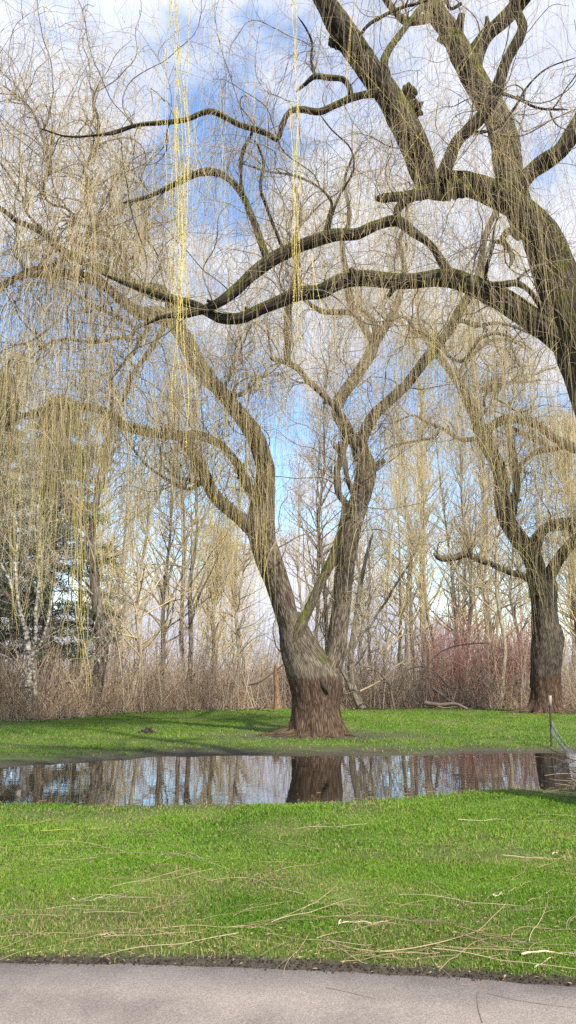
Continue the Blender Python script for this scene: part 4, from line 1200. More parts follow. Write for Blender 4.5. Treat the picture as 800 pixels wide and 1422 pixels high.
golden('golden_shoots', [(243, -20, 252, 470, 6.4, 6, 10, .0032), (300, -20, 310, 330, 6.9, 3, 40, .0018), (560, -20, 560, 420, 7, 5, 90, .0017), (130, -20, 130, 330, 7, 4, 60, .0017), (246, 60, 250, 300, 6.4, 3, 12, .003), (262, 230, 266, 640, 6.5, 2, 7, .003), (245, 150, 250, 610, 6.5, 4, 5, .0036), (216, -10, 214, 380, 6.7, 1, 4, .002), (248, 100, 290, 330, 6.6, 2, 8, .002)], 3, 'bright yellow strands hanging left of centre', W3)
golden('golden_shoots', [(411, -20, 415, 500, 6.6, 3, 3, .0022), (405, 140, 412, 520, 6.8, 3, 5, .0025), (432, 350, 438, 470, 6.7, 2, 3, .0024), (62, -20, 66, 70, 6.5, 2, 3, .0022)], 4, 'thin yellow strands hanging at the centre', W3)
golden('golden_shoots', [(110, 563, 113, 965, 16.6, 6, 4, .0062), (106, 565, 108, 900, 16.6, 4, 6, .006), (145, 572, 152, 880, 16.9, 6, 4, .0065), (139, 570, 141, 840, 16.9, 5, 5, .006), (70, 566, 66, 870, 16.3, 4, 6, .0055), (22, 580, 22, 890, 16.0, 5, 9, .0055), (58, 568, 48, 880, 16.2, 4, 6, .0055)], 5, 'long golden strands hanging low at the left', W1)
golden('golden_shoots', [(296, 535, 290, 830, 17.6, 5, 12, .0055), (272, 625, 276, 905, 18.2, 4, 5, .0055), (336, 575, 324, 800, 18.2, 5, 12, .0055), (302, 690, 300, 920, 18.9, 3, 4, .005), (362, 640, 364, 860, 19.0, 5, 8, .0055), (203, 602, 201, 760, 17.5, 3, 4, .0045), (205, 440, 200, 640, 16.2, 3, 12, .0045)], 6, 'golden strands hanging before the centre trunk', W1)
golden('golden_shoots', [(604, 388, 602, 560, 8.8, 6, 6, .0022), (640, 392, 636, 520, 8.8, 3, 14, .002)], 7, 'golden strands hanging from the long arching limb', W3)


# ---- bird's nest in the right-hand willow --------------------------------------
rs = np.random.default_rng(61)
c0 = P(684, 533, D1 - 2.4)
K = 260
th = rs.random(K) * 2 * np.pi
rr_ = 0.14 + 0.10 * rs.random(K)
z_ = (rs.random(K) - 0.75) * 0.34
rr_ = rr_ * (1 + z_ * 1.2)
st = c0 + np.stack([np.cos(th) * rr_, np.sin(th) * rr_, z_], 1)
dd = np.stack([-np.sin(th), np.cos(th), rs.normal(size=K) * 0.25], 1)
m = Mesh()
m.tubes(grow(st, dd, np.full(K, 0.4), 6, 0.3, (0, 0, 0), rs), np.full((K, 6), 0.009), 3, att=rs.random(K) * .5)
nest = m.build('bird_nest', M['brush'])
tag(nest, 'small dark cup of twigs lodged in thin branches of the right-hand willow', 'nest')

# ------------------------------------------------------------------ the wood behind
GOLD_GRP = 'bare trees of the wood behind the lawn'


def bare_tree(name, u, vbase, D, wpx, H, label, bark, twigm, seed, lean=0.0, K1=90, K2=700, K3=0, spread=1.0, rt=0.009, group=None, first=0.18, bend=0.3, up=1.1):
    rs = np.random.default_rng(seed)
    x = pdir(u, 930)[0] * D
    z0 = float(height(np.array([x]), np.array([D]))[0]) - 0.08
    root = empty(name, (x, D, z0), label, 'tree', group)
    n = 46
    t = np.linspace(0, 1, n)
    p = np.stack([x + lean * t * H + bend * np.interp(t, np.linspace(0, 1, 7), np.concatenate([[0], rs.normal(size=6) * .6])),
                  D + bend * np.interp(t, np.linspace(0, 1, 7), np.concatenate([[0], rs.normal(size=6) * .6])), z0 + t * H], 1)
    r0 = wpx * 0.5 * D / F
    r = r0 * (1 - t * 0.88) * (1 + 0.5 * np.exp(-t * H / 0.35))
    m = Mesh()
    m.tubes(p[None], r[None], 12, rough=0.08, rscale=2, seed=seed)
    m.build('trunk', bark, root)
    k = (n * (first + (1 - first) * rs.random(K1) ** 0.8)).astype(int).clip(0, n - 1)
    d = np.stack([rs.normal(size=K1), rs.normal(size=K1), np.abs(rs.normal(size=K1)) * .4 + up * .7], 1)
    ln = H * 0.26 * (1.1 - t[k]) * (0.5 + rs.random(K1)) * spread + 0.5
    b1 = grow(p[k], d, ln, 12, 0.10, (0, 0, 0.03), rs, .6)
    m = Mesh()
    m.tubes(b1, taper(np.minimum(r[k] * 0.45, 0.05) + 0.006, 12, 0.2), 4, att=rs.random(K1) * .5)
    s, tt, _ = sample_arr(b1, K2, rs, 0.15)
    d = perp_dirs(tt, rs, 0.5, 0.9)
    b2 = grow(s, d, (0.4 + 1.6 * rs.random(K2)) * spread, 7, 0.13, (0, 0, 0.02), rs)
    m.tubes(b2, taper(rt * (0.5 + .8 * rs.random(K2)), 7, 0.45), 3, att=rs.random(K2))
    if K3:
        s, tt, _ = sample_arr(b2, K3, rs, 0.1)
        d = perp_dirs(tt, rs, 0.0, 0.7)
        b3 = grow(s, d, 0.8 + 3.0 * rs.random(K3) ** 1.5, 10, 0.06, (0, 0, -0.3), rs)
        m.tubes(b3, taper(rt * (0.5 + .5 * rs.random(K3)), 10, 0.6), 3, att=rs.random(K3))
    m.build('crown', twigm, root)
    return root


# distinct ones first
bare_tree('bare_tree', 130, 980, 31, 20, 14.5, 'straight dark grey trunk at the left, second tree in from the left edge', M['dark_bark'], M['bg_twig'], 201, K1=90, K2=700, first=.3, spread=.7)
bare_tree('bare_tree', 178, 985, 33, 7, 12, 'slim tan tree leaning right, just right of the dark trunk at left', M['pale_bark'], M['bg_gold'], 202, lean=0.09, K1=60, K2=500)
bare_tree('poplar_tree', 593, 975, 48, 12, 27, 'pale tall poplar right of the centre willow, left one of the two palest trunks', M['pale_bark'], M['bg_gold'], 203, K1=150, K2=1400, spread=.40, up=2.2, first=.08, rt=.014)
bare_tree('poplar_tree', 676, 975, 50, 10, 26, 'pale tall poplar just left of the right-hand willow trunk', M['pale_bark'], M['bg_gold'], 204, K1=150, K2=1300, spread=.35, up=2.2, first=.08, rt=.014)
bare_tree('bare_tree', 651, 975, 40, 8, 15, 'slender dark trunk in front of the red stems, crossed by the low willow limb', M['dark_bark'], M['bg_twig'], 205, K1=90, K2=800)
bare_tree('bare_tree', 262, 980, 38, 8, 17, 'tall straight dark sapling midway between left edge and centre willow', M['dark_bark'], M['bg_twig'], 206, K1=80, K2=700)
bare_tree('weeping_tree', -10, 980, 40, 20, 18, 'golden drooping tree at the far left edge, behind the conifer', M['bg_bark'], M['bg_gold'], 207, K1=160, K2=1400, K3=1500, spread=1.15, rt=.010)
bare_tree('weeping_tree', 812, 985, 40, 16, 14, 'golden drooping tree right of the right-hand willow trunk', M['bg_bark'], M['bg_gold'], 208, K1=120, K2=900, K3=1000, spread=1.0, rt=.011)
bare_tree('weeping_tree', 300, 985, 42, 10, 9.0, 'low golden drooping tree left of the centre trunk', M['bg_bark'], M['bg_gold'], 209, K1=100, K2=900, K3=1100, spread=1.1, rt=.010)

# dark crooked little tree just right of the central trunk
T = Tree('crooked_tree', (P(500, 983, 33)[0], 33, 0), 'crooked dark small tree leaning behind the right side of the centre trunk')
T.limb([(503, 985, 15, 33), (492, 962, 11, 33), (487, 930, 9, 33), (488, 900, 9, 33.1), (492, 870, 8, 33.2), (498, 830, 7, 33.4), (505, 790, 6, 33.6), (518, 740, 4, 33.8)], M['bg_bark'], 'trunk', sides=12, weight=.5)
T.limb([(489, 905, 5, 33.1), (500, 885, 5, 33.2), (520, 860, 4, 33.3), (545, 820, 4, 33.4), (575, 770, 3, 33.6), (590, 720, 2, 33.8)], M['bg_bark'], 'limb', sides=8)
T.limb([(493, 925, 4, 33), (503, 910, 4, 32.9), (514, 892, 3, 32.8)], M['bg_bark'], 'limb', sides=8)
T.limb([(491, 970, 6, 33), (482, 945, 6, 32.9), (474, 925, 4, 32.8), (484, 900, 3, 32.7)], M['bg_bark'], 'limb', sides=8)
rs = np.random.default_rng(71)
s, t_, r_ = sample_paths(T.paths, 60, rs, .3)
bb = grow(s, perp_dirs(t_, rs, .4, .7), 0.8 + 1.8 * rs.random(60), 10, .12, (0, 0, .04), rs)
m = Mesh(); m.tubes(bb, taper(np.full(60, .012), 10, .3), 3, att=rs.random(60))
s, t_, _ = sample_arr(bb, 400, rs)
m.tubes(grow(s, perp_dirs(t_, rs, .2, .8), .4 + .9 * rs.random(400), 7, .15, (0, 0, .02), rs), taper(np.full(400, .007), 7, .4), 3, att=rs.random(400))
m.build('crown', M['bg_twig'], T.root)

# birch at the left with several thin stems
def birch():
    D = 27.5
    x0 = P(40, 990, D)[0]
    T = Tree('birch_tree', (x0, D, 0), 'white and black barked birch with thin forked stems at the far left')
    T.limb([(40, 994, 15, D), (40, 985, 11, D), (38, 960, 9, D), (41, 925, 9, D), (38, 890, 8, D), (28, 850, 6, D), (14, 810, 5, D), (0, 780, 4, D), (-30, 730, 2, D)], M['birch'], 'trunk', sides=14, weight=.6)
    for pts in ([(41, 930, 6, D), (47, 900, 6, D), (50, 850, 5, D), (55, 790, 5, D + .1), (52, 720, 4, D + .2), (60, 650, 3, D + .3)],
                [(40, 955, 4, D), (30, 935, 4, D), (12, 915, 4, D), (-10, 905, 3, D)],
                [(38, 890, 5, D), (30, 860, 4, D - .2), (22, 800, 4, D - .3), (24, 740, 3, D - .3), (12, 680, 2, D - .3)],
                [(47, 985, 7, D + .1), (49, 955, 6, D + .1), (47, 920, 5, D + .2), (62, 880, 4, D + .2), (72, 830, 3, D + .3), (80, 770, 2, D + .3)]):
        T.limb(pts, M['birch'], 'limb', sides=8)
    rs = np.random.default_rng(81)
    s, t, r = sample_paths(T.paths, 120, rs, .35)
    bb = grow(s, perp_dirs(t, rs, .3, .8), 0.8 + 2.0 * rs.random(120), 11, .10, (0, 0, .02), rs)
    m = Mesh()
    m.tubes(bb, taper(np.full(120, .011), 11, .3), 3, att=rs.random(120))
    s, t, _ = sample_arr(bb, 900, rs)
    m.tubes(grow(s, perp_dirs(t, rs, .0, .8), .4 + .9 * rs.random(900), 7, .12, (0, 0, -.05), rs), taper(np.full(900, .006), 7, .4), 3, att=rs.random(900))
    m.build('crown', M['bg_twig'], T.root)
birch()

# broken reddish trunk
T = Tree('tree_stump', (P(385, 983, 31)[0], 31, 0), 'tall broken reddish stump standing just left of the centre trunk')
T.limb([(386, 984, 14, 31), (385, 972, 9, 31), (384, 950, 8, 31), (384, 932, 8, 31), (383, 921, 6, 31)], M['stump'] if 'stump' in M else bark_mat('reddish_wood', (0.17, 0.10, 0.06), (0.33, 0.21, 0.13), bump=.4), 'trunk', sides=14)

# the conifer
def conifer(u, D, H, wmax, label, seed, z_low=2.0):
    rs = np.random.default_rng(seed)
    x = pdir(u, 930)[0] * D
    root = empty('conifer_tree', (x, D, -0.1), label, 'tree')
    n = 40
    t = np.linspace(0, 1, n)
    p = np.stack([x + 0 * t, D + 0 * t, -0.1 + t * H], 1)
    r = 0.26 * (1 - t * .93)
    m = Mesh(); m.tubes(p[None], r[None], 14, rough=.08, rscale=2)
    m.build('trunk', M['dark_bark'], root)
    K = 170
    zz = z_low + (H - z_low - .3) * (np.arange(K) + rs.random(K)) / K
    az = rs.random(K) * 2 * np.pi
    L_ = wmax * (1 - (zz / H)) ** 0.65 * (0.65 + .45 * rs.random(K)) * np.interp(zz, [z_low, z_low + 3], [.65, 1])
    s = np.stack([np.full(K, x), np.full(K, D), zz], 1)
    d = np.stack([np.cos(az), np.sin(az), 0.15 + .25 * rs.random(K)], 1)
    bb = grow(s, d, L_, 12, .035, (0, 0, -0.045), rs)
    m = Mesh(); m.tubes(bb, taper(.02 + .012 * L_ / wmax, 12, .25), 5)
    m.build('boughs', M['dark_bark'], root)
    # needle sprays: many small leaf-sized faces
    NS = 80000
    s, tt, k = sample_arr(bb, NS, rs, 0.12)
    off = perp_dirs(tt, rs, -0.25, 0.9)
    ln = 0.07 + .15 * rs.random(NS)
    side = np.cross(off, rs.normal(size=(NS, 3)))
    side /= np.linalg.norm(side, axis=1, keepdims=True)
    base = s + rs.normal(size=(NS, 3)) * np.array([.16, .16, .09])
    w = (0.009 + .012 * rs.random(NS))[:, None]
    V = np.stack([base, base + off * ln[:, None] * .5 + side * w, base + off * ln[:, None], base + off * ln[:, None] * .5 - side * w], 1)
    V[:, 2, 2] -= .03
    T = (np.arange(NS)[:, None] * 4)
    cl = fbm(base[:, 0] * 1.3, base[:, 1] * 1.3, base[:, 2] * 2.0, 3)
    var = np.clip(0.25 + .3 * rs.random(NS) + .25 * cl, 0, .7)
    pale = (cl > 0.15) & (rs.random(NS) < .65)  # clumps coloured pale to imitate overexposed sunlit tips and bright sky gaps
    var = np.where(pale, .8 + .2 * rs.random(NS), var)
    m = Mesh()
    m.tris(V.reshape(-1, 3), np.concatenate([T + [0, 1, 2], T + [0, 2, 3]]), np.repeat(var, 4))
    m.build('crown', M['needle'], root, smooth=False)
conifer(62, 31, 13.0, 4.4, 'tall dark green conifer with silvery sprays at the left behind the birch', 91)
conifer(-30, 36, 16.0, 3.8, 'taller dark conifer cut off by the left edge of the view', 92)

# repeated bare saplings and trees of the wood: prototypes with their parts, then copies
protos = []
for i, (H, w, K1, K2, K3, mt, bk, sp) in enumerate([(16, 9, 60, 620, 0, 'bg_twig', 'bg_bark', 1), (13, 7, 55, 600, 0, 'bg_gold', 'bg_bark', 1), (19, 10, 75, 800, 0, 'bg_twig', 'dark_bark', .9),
                                                    (11, 6, 50, 600, 0, 'bg_gold', 'pale_bark', 1.1), (14, 8, 60, 600, 500, 'bg_gold', 'bg_bark', 1), (17, 8, 70, 800, 0, 'bg_twig', 'pale_bark', .7)]):
    protos.append(bare_tree('bare_tree', [226, 338, 455, 535, 560, 715][i], 980, [39, 44, 41, 38, 46, 44][i], w * .72, H, 'slender leafless tree among the many grey trunks of the wood', M[bk], M[mt], 300 + i, K1=K1, K2=K2, K3=K3, spread=sp, group=GOLD_GRP, lean=[.02, -.03, 0, .05, 0, .02][i]))
rs = np.random.default_rng(101)
cnt = 0
for row, (D, du, nrow) in enumerate([(37, 95, 12), (43, 74, 15), (52, 68, 18), (64, 66, 19)]):
    for i in range(nrow):
        u = -180 + i * du + rs.normal() * du * .35
        if row < 2 and rs.random() < .22: continue
        if row < 2 and 700 < u < 800: continue
        pr = protos[rs.integers(0, 6)]
        c = copy_tree(pr)
        if 240 < u < 390 and row > 0 and rs.random() < .5: continue
        Dd = D + rs.normal() * 2.0
        c.location = (pdir(u, 930)[0] * Dd, Dd, 0.0)
        sc_ = float((0.75 + .45 * rs.random()) * [0.85, .95, 1.0, 1.05][row])
        c.scale = (sc_, sc_, sc_)
        c.rotation_euler = (rs.normal() * .02, rs.normal() * .035, rs.random() * 6.28)
        cnt += 1

# ------------------------------------------------------------------ undergrowth
def thicket(name, n, xr, yr, hr, mat, label, cat, seed, r=0.009, wig=.10, arch=-0.02, side=3, kind='stuff', branch=1.2, upright=1.0):
    rs = np.random.default_rng(seed)
    y = yr[0] + (yr[1] - yr[0]) * rs.random(n) ** 1.3
    x0, x1 = xr
    f = rs.random(n)
    x = (x0 + (x1 - x0) * f) * y
    bs = back_s(x, y)
    k = bs > -0.1
    x, y = x[k], y[k]
    n = len(x)
    z = height(x, y) - .03
    hh = hr[0] + (hr[1] - hr[0]) * rs.random(n) ** 1.6 * np.clip(1 + .7 * fbm(x * .45, y * .45, 3.0, 3), .25, 2)
    s = np.stack([x, y, z], 1)
    d = np.stack([rs.normal(size=n) * .35, rs.normal(size=n) * .35, np.full(n, upright)], 1)
    b1 = grow(s, d, hh, 9, wig, (0, 0, arch), rs, .6, .15)
    m = Mesh()
    m.tubes(b1, taper(r * (.6 + rs.random(n)), 9, .35), side, att=rs.random(n))
    K2 = int(n * branch)
    if K2:
        s, t, _ = sample_arr(b1, K2, rs, .1)
        b2 = grow(s, perp_dirs(t, rs, .3, .6), .25 + .8 * rs.random(K2), 6, .22, (0, 0, 0), rs)
        m.tubes(b2, taper(r * .6 * (.6 + rs.random(K2)), 6, .4), 3, att=rs.random(K2))
    o = m.build(name, mat)
    return tag(o, label, cat, kind=kind)


thicket('undergrowth', 7500, (-.50, .50), (26, 42), (0.5, 3.3), M['thicket'], 'tangled brown leafless undergrowth along the back of the lawn', 'undergrowth', 401, r=.010, wig=.16, branch=2.2)
thicket('scrub', 4200, (-.55, .55), (34, 60), (1.0, 4.6), M['thicket_grey'], 'taller greyish scrub filling the wood behind the undergrowth', 'scrub', 402, r=.012, wig=.06, branch=1.6)
thicket('dry_grass', 9000, (-.50, .50), (25, 36), (0.25, 0.75), M['straw'], 'pale dead grass fringing the foot of the thicket', 'dry grass', 403, r=.006, wig=.10, arch=-.05, branch=0)
thicket('dogwood', 1500, (.175, .315), (37, 43), (2.6, 4.4), M['red'], 'mass of dusky red upright dogwood stems left of the right-hand willow', 'shrub mass', 404, r=.011, wig=.035, arch=.01, branch=.8, upright=1.8)
thicket('far_wood', 2300, (-.62, .62), (66, 120), (2, 8), M['bg_twig'], 'far mass of pale leafless trees closing the view low down', 'woodland', 405, r=.035, wig=.05, arch=.02, branch=5)

thicket('young_growth', 800, (-.52, .52), (30, 46), (2.5, 8.0), M['bg_twig'], 'thin upright young stems rising out of the undergrowth', 'saplings', 406, r=.016, wig=.03, arch=.0, branch=4, upright=2.5)

# leaf litter on the wood floor
rs = np.random.default_rng(411)
n = 26000
y = 25 + 12 * rs.random(n) ** 1.2; x = (rs.random(n) - .5) * 1.0 * y
k = back_s(x, y) > -0.5 + .3 * rs.normal(size=n)
x, y = x[k], y[k]; n = len(x)
z = height(x, y) + .01 + .05 * rs.random(n)
a = rs.random((n, 3)) * 6.28
sz = .02 + .035 * rs.random(n)
V = np.stack([np.stack([x + np.cos(a[:, 0] + q) * sz, y + np.sin(a[:, 0] + q) * sz, z + np.cos(a[:, 1] + q) * sz * .5], 1) for q in (0, 2.1, 4.2)], 1)
m = Mesh()
m.tris(V.reshape(-1, 3), np.arange(n * 3).reshape(-1, 3), np.repeat(rs.random(n), 3))
tag(m.build('leaf_litter', M['brush'], smooth=False), 'brown fallen leaves covering the ground under the wood', 'leaf litter', kind='stuff')

# arching bramble stems and fallen boughs, each its own thing
def stem(name, pts, mat, label, cat, group=None, sides=8, jit=.03, forks=0, seed=0):
    arr = []
    p, r = limb_path(pts, .12, jit, seed + 1.3)
    root = p[0]
    m = Mesh()
    m.tubes(p[None], r[None], sides, rough=.12, rscale=3, att=[.4])
    if forks:
        rs_ = np.random.default_rng(seed)
        k = rs_.integers(len(p) // 4, len(p), forks)
        t = np.gradient(p, axis=0)[k]
        t /= np.linalg.norm(t, axis=1, keepdims=True)
        b = grow(p[k], perp_dirs(t, rs_, .2, 1.0), .3 + .8 * rs_.random(forks), 8, .12, (0, 0, 0), rs_)
        m.tubes(b, taper(r[k] * .5, 8, .3), 4, att=rs_.random(forks))
    o = m.build(name, mat)
    return tag(o, label, cat, group)


stem('bramble_stem', [(572, 968, 3, 33), (585, 938, 3, 33), (605, 912, 2.6, 33), (628, 899, 2.2, 33), (652, 895, 2, 33), (680, 893, 1.5, 33)], M['brush'], 'long dark stem arching rightward in front of the red shrubs', 'bramble stem', forks=6, seed=1)
stem('bramble_stem', [(548, 985, 3, 32), (542, 955, 3, 32), (528, 935, 2.6, 32), (505, 925, 2.2, 32), (480, 935, 1.6, 32)], M['brush'], 'dark stem arching leftward near the crooked tree', 'bramble stem', forks=5, seed=2)
stem('bramble_stem', [(632, 982, 3, 33), (622, 955, 3, 33), (606, 935, 2.6, 33), (588, 925, 2, 33), (566, 930, 1.5, 33)], M['brush'], 'dark arching stem curving left under the low willow limb', 'bramble stem', forks=5, seed=3)
stem('fallen_bough', [(590, 976, 6, 33), (610, 980, 6, 32.8), (632, 978, 5, 32.7), (650, 985, 3, 32.5)], M['brush'], 'dark fallen bough on the ground below the red shrubs', 'fallen branch', forks=8, seed=4)
stem('fallen_bough', [(600, 955, 5, 34), (622, 972, 6, 33.4), (645, 984, 5, 32.8)], M['brush'], 'dark bough slanting down beside the fallen one below the red shrubs', 'fallen branch', forks=8, seed=5)
stem('fallen_bough', [(55, 960, 4, 30), (75, 952, 4, 30), (100, 946, 3, 30.2), (120, 944, 2, 30.4)], M['brush'], 'thin dead bough leaning low between birch and dark trunk', 'fallen branch', forks=6, seed=6)
stem('fallen_bough', [(345, 950, 5, 31), (360, 946, 5, 31), (378, 935, 4, 31), (390, 926, 3, 31)], M['brush'], 'grey dead bough leaning against the reddish stump', 'fallen branch', forks=6, seed=7)
stem('fallen_bough', [(500, 960, 3, 32), (530, 945, 3, 32.2), (550, 925, 2.5, 32.4), (580, 912, 2, 32.6)], M['straw'], 'pale dead bough slanting up right of the crooked tree', 'fallen branch', forks=6, seed=8)

# ------------------------------------------------------------------ small things on the lawn
def mound(u, v, rx, ry, h, label, seed):
    c = G(u, v)
    rs_ = np.random.default_rng(seed)
    n1_, n2_ = 14, 30
    rr = np.linspace(0, 1, n1_)[:, None]
    ph = np.linspace(0, 2 * np.pi, n2_, endpoint=False)[None]
    x = c[0] + rx * rr * np.cos(ph) * (1 + .2 * vnoise(np.cos(ph) * 2 + seed, np.sin(ph) * 2, 0.0))
    y = c[1] + ry * rr * np.sin(ph)
    z = height(x, y) + h * (1 - rr ** 1.6) * (1 + .5 * vnoise(x * 9, y * 9, seed * 1.0)) - .01 + .03 * h * rs_.normal(size=x.shape)
    m = Mesh()
    m.grid(np.stack([x, y, z], -1)[None], True)
    # crumbs
    K = 40
    a = rs_.random(K) * 6.28; q = np.sqrt(rs_.random(K)) * 1.15
    cx, cy = c[0] + rx * q * np.cos(a), c[1] + ry * q * np.sin(a)
    cz = height(cx, cy) + h * np.clip(1 - q ** 1.6, 0, 1)
    for i in range(K):
        s_ = .015 + .03 * rs_.random()
        base = np.array([cx[i], cy[i], cz[i]])
        V = base + rs_.normal(size=(6, 3)) * s_ * .3 + np.array([[1, 0, 0], [-1, 0, 0], [0, 1, 0], [0, -1, 0], [0, 0, 1], [0, 0, -1]]) * s_
        m.tris(V, np.array([[0, 2, 4], [2, 1, 4], [1, 3, 4], [3, 0, 4], [2, 0, 5], [1, 2, 5], [3, 1, 5], [0, 3, 5]]))
    tag(m.build('molehill', M['soil']), label, 'molehill')


mound(205, 1018, .24, .16, .12, 'larger dark heap of soil on the far lawn, left of centre', 1)
mound(148, 1014, .17, .10, .045, 'small flat heap of dark soil left of the larger heap', 2)

# stake and sagging wire at the right
sp0 = G(766, 1041, -0.05)
stk = empty('fence_stake', (sp0[0], sp0[1], -0.1), 'thin dark metal stake with a pale top at the right edge of the water', 'stake')
Ds = sp0[1]
m = Mesh()
tp = P(764, 981, Ds)
q = np.array([[sp0[0], Ds, -0.15], [(sp0[0] * .5 + tp[0] * .5) + .004, Ds, (tp[2]) * .5], [tp[0], Ds, tp[2]]])
q = catmull(q, 10)
m.tubes(q[None], np.full((1, 10), .022), 4, att=[.3])
m.build('shaft', M['stake'], stk, smooth=False)
m = Mesh()
tp2 = P(764, 966, Ds)
m.tubes(np.stack([tp, tp + (tp2 - tp) * .02, tp + (tp2 - tp) * .5, tp2, tp2 + np.array([0, 0, .003])])[None], np.array([[.004, .034, .034, .034, .004]]), 10, att=[.8])
m.build('cap', M['cap'], stk)

wn = Mesh()
A0, A1 = P(766, 1000, Ds), P(765, 1018, Ds)
B0, B1 = P(850, 1062, 13.5), P(848, 1110, 13.5)
nu, nv = 46, 13
for i in range(nv):
    f = i / (nv - 1)
    a = A0 * (1 - f) + A1 * f
    b = B0 * (1 - f) + B1 * f
    t = np.linspace(0, 1, nu)[:, None]
    p = a * (1 - t) + b * t
    p[:, 2] += -0.35 * np.sin(t[:, 0] * np.pi) * (1 - .6 * f) + .02 * np.sin(t[:, 0] * 20 + i)
    p[:, 1] += .08 * np.sin(t[:, 0] * 8 + i * .9)
    p[:, 2] = np.maximum(p[:, 2], .0)
    wn.tubes(p[None], np.full((1, nu), .0035), 3, att=[.5])
    if i: 
        for j in range(0, nu - 1):
            j2 = j + (1 if (i + j) % 2 else -1)
            if 0 <= j2 < nu:
                wn.tubes(np.stack([prev[j], p[j2]])[None], np.full((1, 2), .003), 3, att=[.5])
    prev = p
tag(wn.build('wire_netting', M['steel']), 'sagging grey wire netting running down from the stake to the right', 'netting')

# brush pile at the water's edge
rs = np.random.default_rng(501)
K = 420
c0 = np.stack([4.62 + rs.normal(size=K) * .30, 10.5 + rs.normal(size=K) * .32, np.abs(rs.normal(size=K)) * .09 + .0], 1)
c0[:, 2] += .16 * np.exp(-((c0[:, 0] - 4.6) ** 2 + (c0[:, 1] - 10.5) ** 2) / .3)
aa = rs.normal(size=K) * .5 + np.where(rs.random(K) < .5, 3.0, .3)
dd = np.stack([np.cos(aa), np.sin(aa) * .8, rs.normal(size=K) * .16 + .05], 1)
pp = grow(c0, dd, .3 + .8 * rs.random(K) ** 1.5, 10, .10, (0, 0, -.03), rs)
pp[..., 2] = np.maximum(pp[..., 2], height(pp[..., 0], pp[..., 1]) + .01)
m = Mesh()
m.tubes(pp, taper(.004 + .007 * rs.random(K), 10, .4), 4, att=rs.random(K))
tag(m.build('brush_pile', M['brush']), 'tangled pile of dead brown twigs at the right, between grass and water', 'brush pile')

# fallen shoots one can point at
def fallen(pts, r, mat, label, seed, group=None, forks=0):
    r = r * .62
    arr = np.array([G(u, v) for u, v in pts])
    c = catmull(arr, 40)
    t = np.linspace(0, 1, 40)
    c[:, 2] = height(c[:, 0], c[:, 1]) + r + .010 + .010 * vnoise(t * 7, seed * 1.7, 0.)
    ps = path_s(c[:, 0], c[:, 1])
    c[:, 2] = np.where(ps > 0, np.maximum(.004 + r, .004), c[:, 2])
    m = Mesh()
    m.tubes(c[None], taper([r], 40, .4), 6, att=[.3 + .5 * ((seed * 37) % 10) / 10], rough=.15, rscale=30)
    rs_ = np.random.default_rng(seed)
    if forks:
        k = rs_.integers(5, 35, forks)
        tg = np.gradient(c, axis=0)[k]
        tg /= np.linalg.norm(tg, axis=1, keepdims=True)
        b = grow(c[k], tg + rs_.normal(size=(forks, 3)) * np.array([.5, .5, .05]), .1 + .3 * rs_.random(forks), 8, .06, (0, 0, -.02), rs_)
        b[..., 2] = np.maximum(b[..., 2], height(b[..., 0], b[..., 1]) + .012)
        m.tubes(b, taper(np.full(forks, r * .5), 8, .4), 4, att=rs_.random(forks))
    return tag(m.build('fallen_twig', mat), label, 'twig', group)


DT, BL, BR = M['deadtwig'], M['bleached'], M['brush']
fallen([(450, 1311), (475, 1321), (505, 1327), (545, 1327), (600, 1318), (650, 1303), (680, 1284), (700, 1262), (706, 1244)], .007, DT, 'longest fallen willow shoot, curving from the path edge up to the right', 1, forks=2)
fallen([(705, 1243), (720, 1236), (738, 1227)], .006, DT, 'short tan twig at the upper end of the longest curved shoot', 2)
fallen([(795, 1133), (745, 1131), (722, 1143), (712, 1160), (714, 1178), (728, 1188), (750, 1193)], .004, BL, 'pale twig bent into a hook at the right, below the brush pile', 3)
fallen([(636, 1140), (690, 1139), (740, 1140), (768, 1141)], .006, BL, 'straight pale twig lying level at the upper right of the near lawn', 4)
fallen([(697, 1189), (730, 1192), (772, 1195), (785, 1191), (800, 1193)], .006, BL, 'pale twig reaching the right edge beside the hooked twig', 5)
fallen([(767, 1189), (779, 1182)], .009, BL, 'short thick pale stick standing out beside the hooked twig', 6)
fallen([(724, 1331), (755, 1329), (782, 1327), (802, 1330)], .011, BL, 'thick bleached stick at the right, nearest the path', 7, forks=2)
fallen([(742, 1347), (760, 1338), (775, 1331)], .007, BL, 'pale stick crossing under the thick bleached one', 8)
fallen([(610, 1348), (632, 1334), (658, 1316), (700, 1305), (730, 1303)], .005, DT, 'tan shoot slanting up from the soil edge right of centre', 9, forks=2)
fallen([(710, 1316), (712, 1302), (724, 1295), (760, 1295), (795, 1298)], .006, DT, 'brownish bent shoot lying just above the thick bleached stick', 10)
fallen([(470, 1290), (490, 1287), (520, 1287), (547, 1281)], .007, BL, 'light forked twig with a pale end, centre right of the near lawn', 11, forks=3)
fallen([(473, 1285), (470, 1292)], .009, BL, 'tiny white broken stub at the end of the forked twig', 12)
fallen([(684, 1250), (697, 1246)], .013, BL, 'white wood chip lying beside the longest curved shoot', 13)
fallen([(733, 1257), (755, 1248), (773, 1238)], .004, DT, 'fine straw twig slanting up near the right edge, mid lawn', 14)
fallen([(0, 1303), (50, 1299), (110, 1301), (160, 1298)], .004, DT, 'thin long shoot lying level at the lower left of the near lawn', 15)
fallen([(225, 1296), (270, 1293), (320, 1297), (370, 1294), (400, 1296)], .006, DT, 'brown shoot lying level near the path just left of centre', 16, forks=3)
fallen([(100, 1254), (125, 1256), (146, 1250)], .006, BL, 'short pale crooked twig on the left of the near lawn', 17, forks=3)
fallen([(138, 1306), (150, 1303), (162, 1304)], .007, BL, 'short pale stick lying near the path at left', 18)
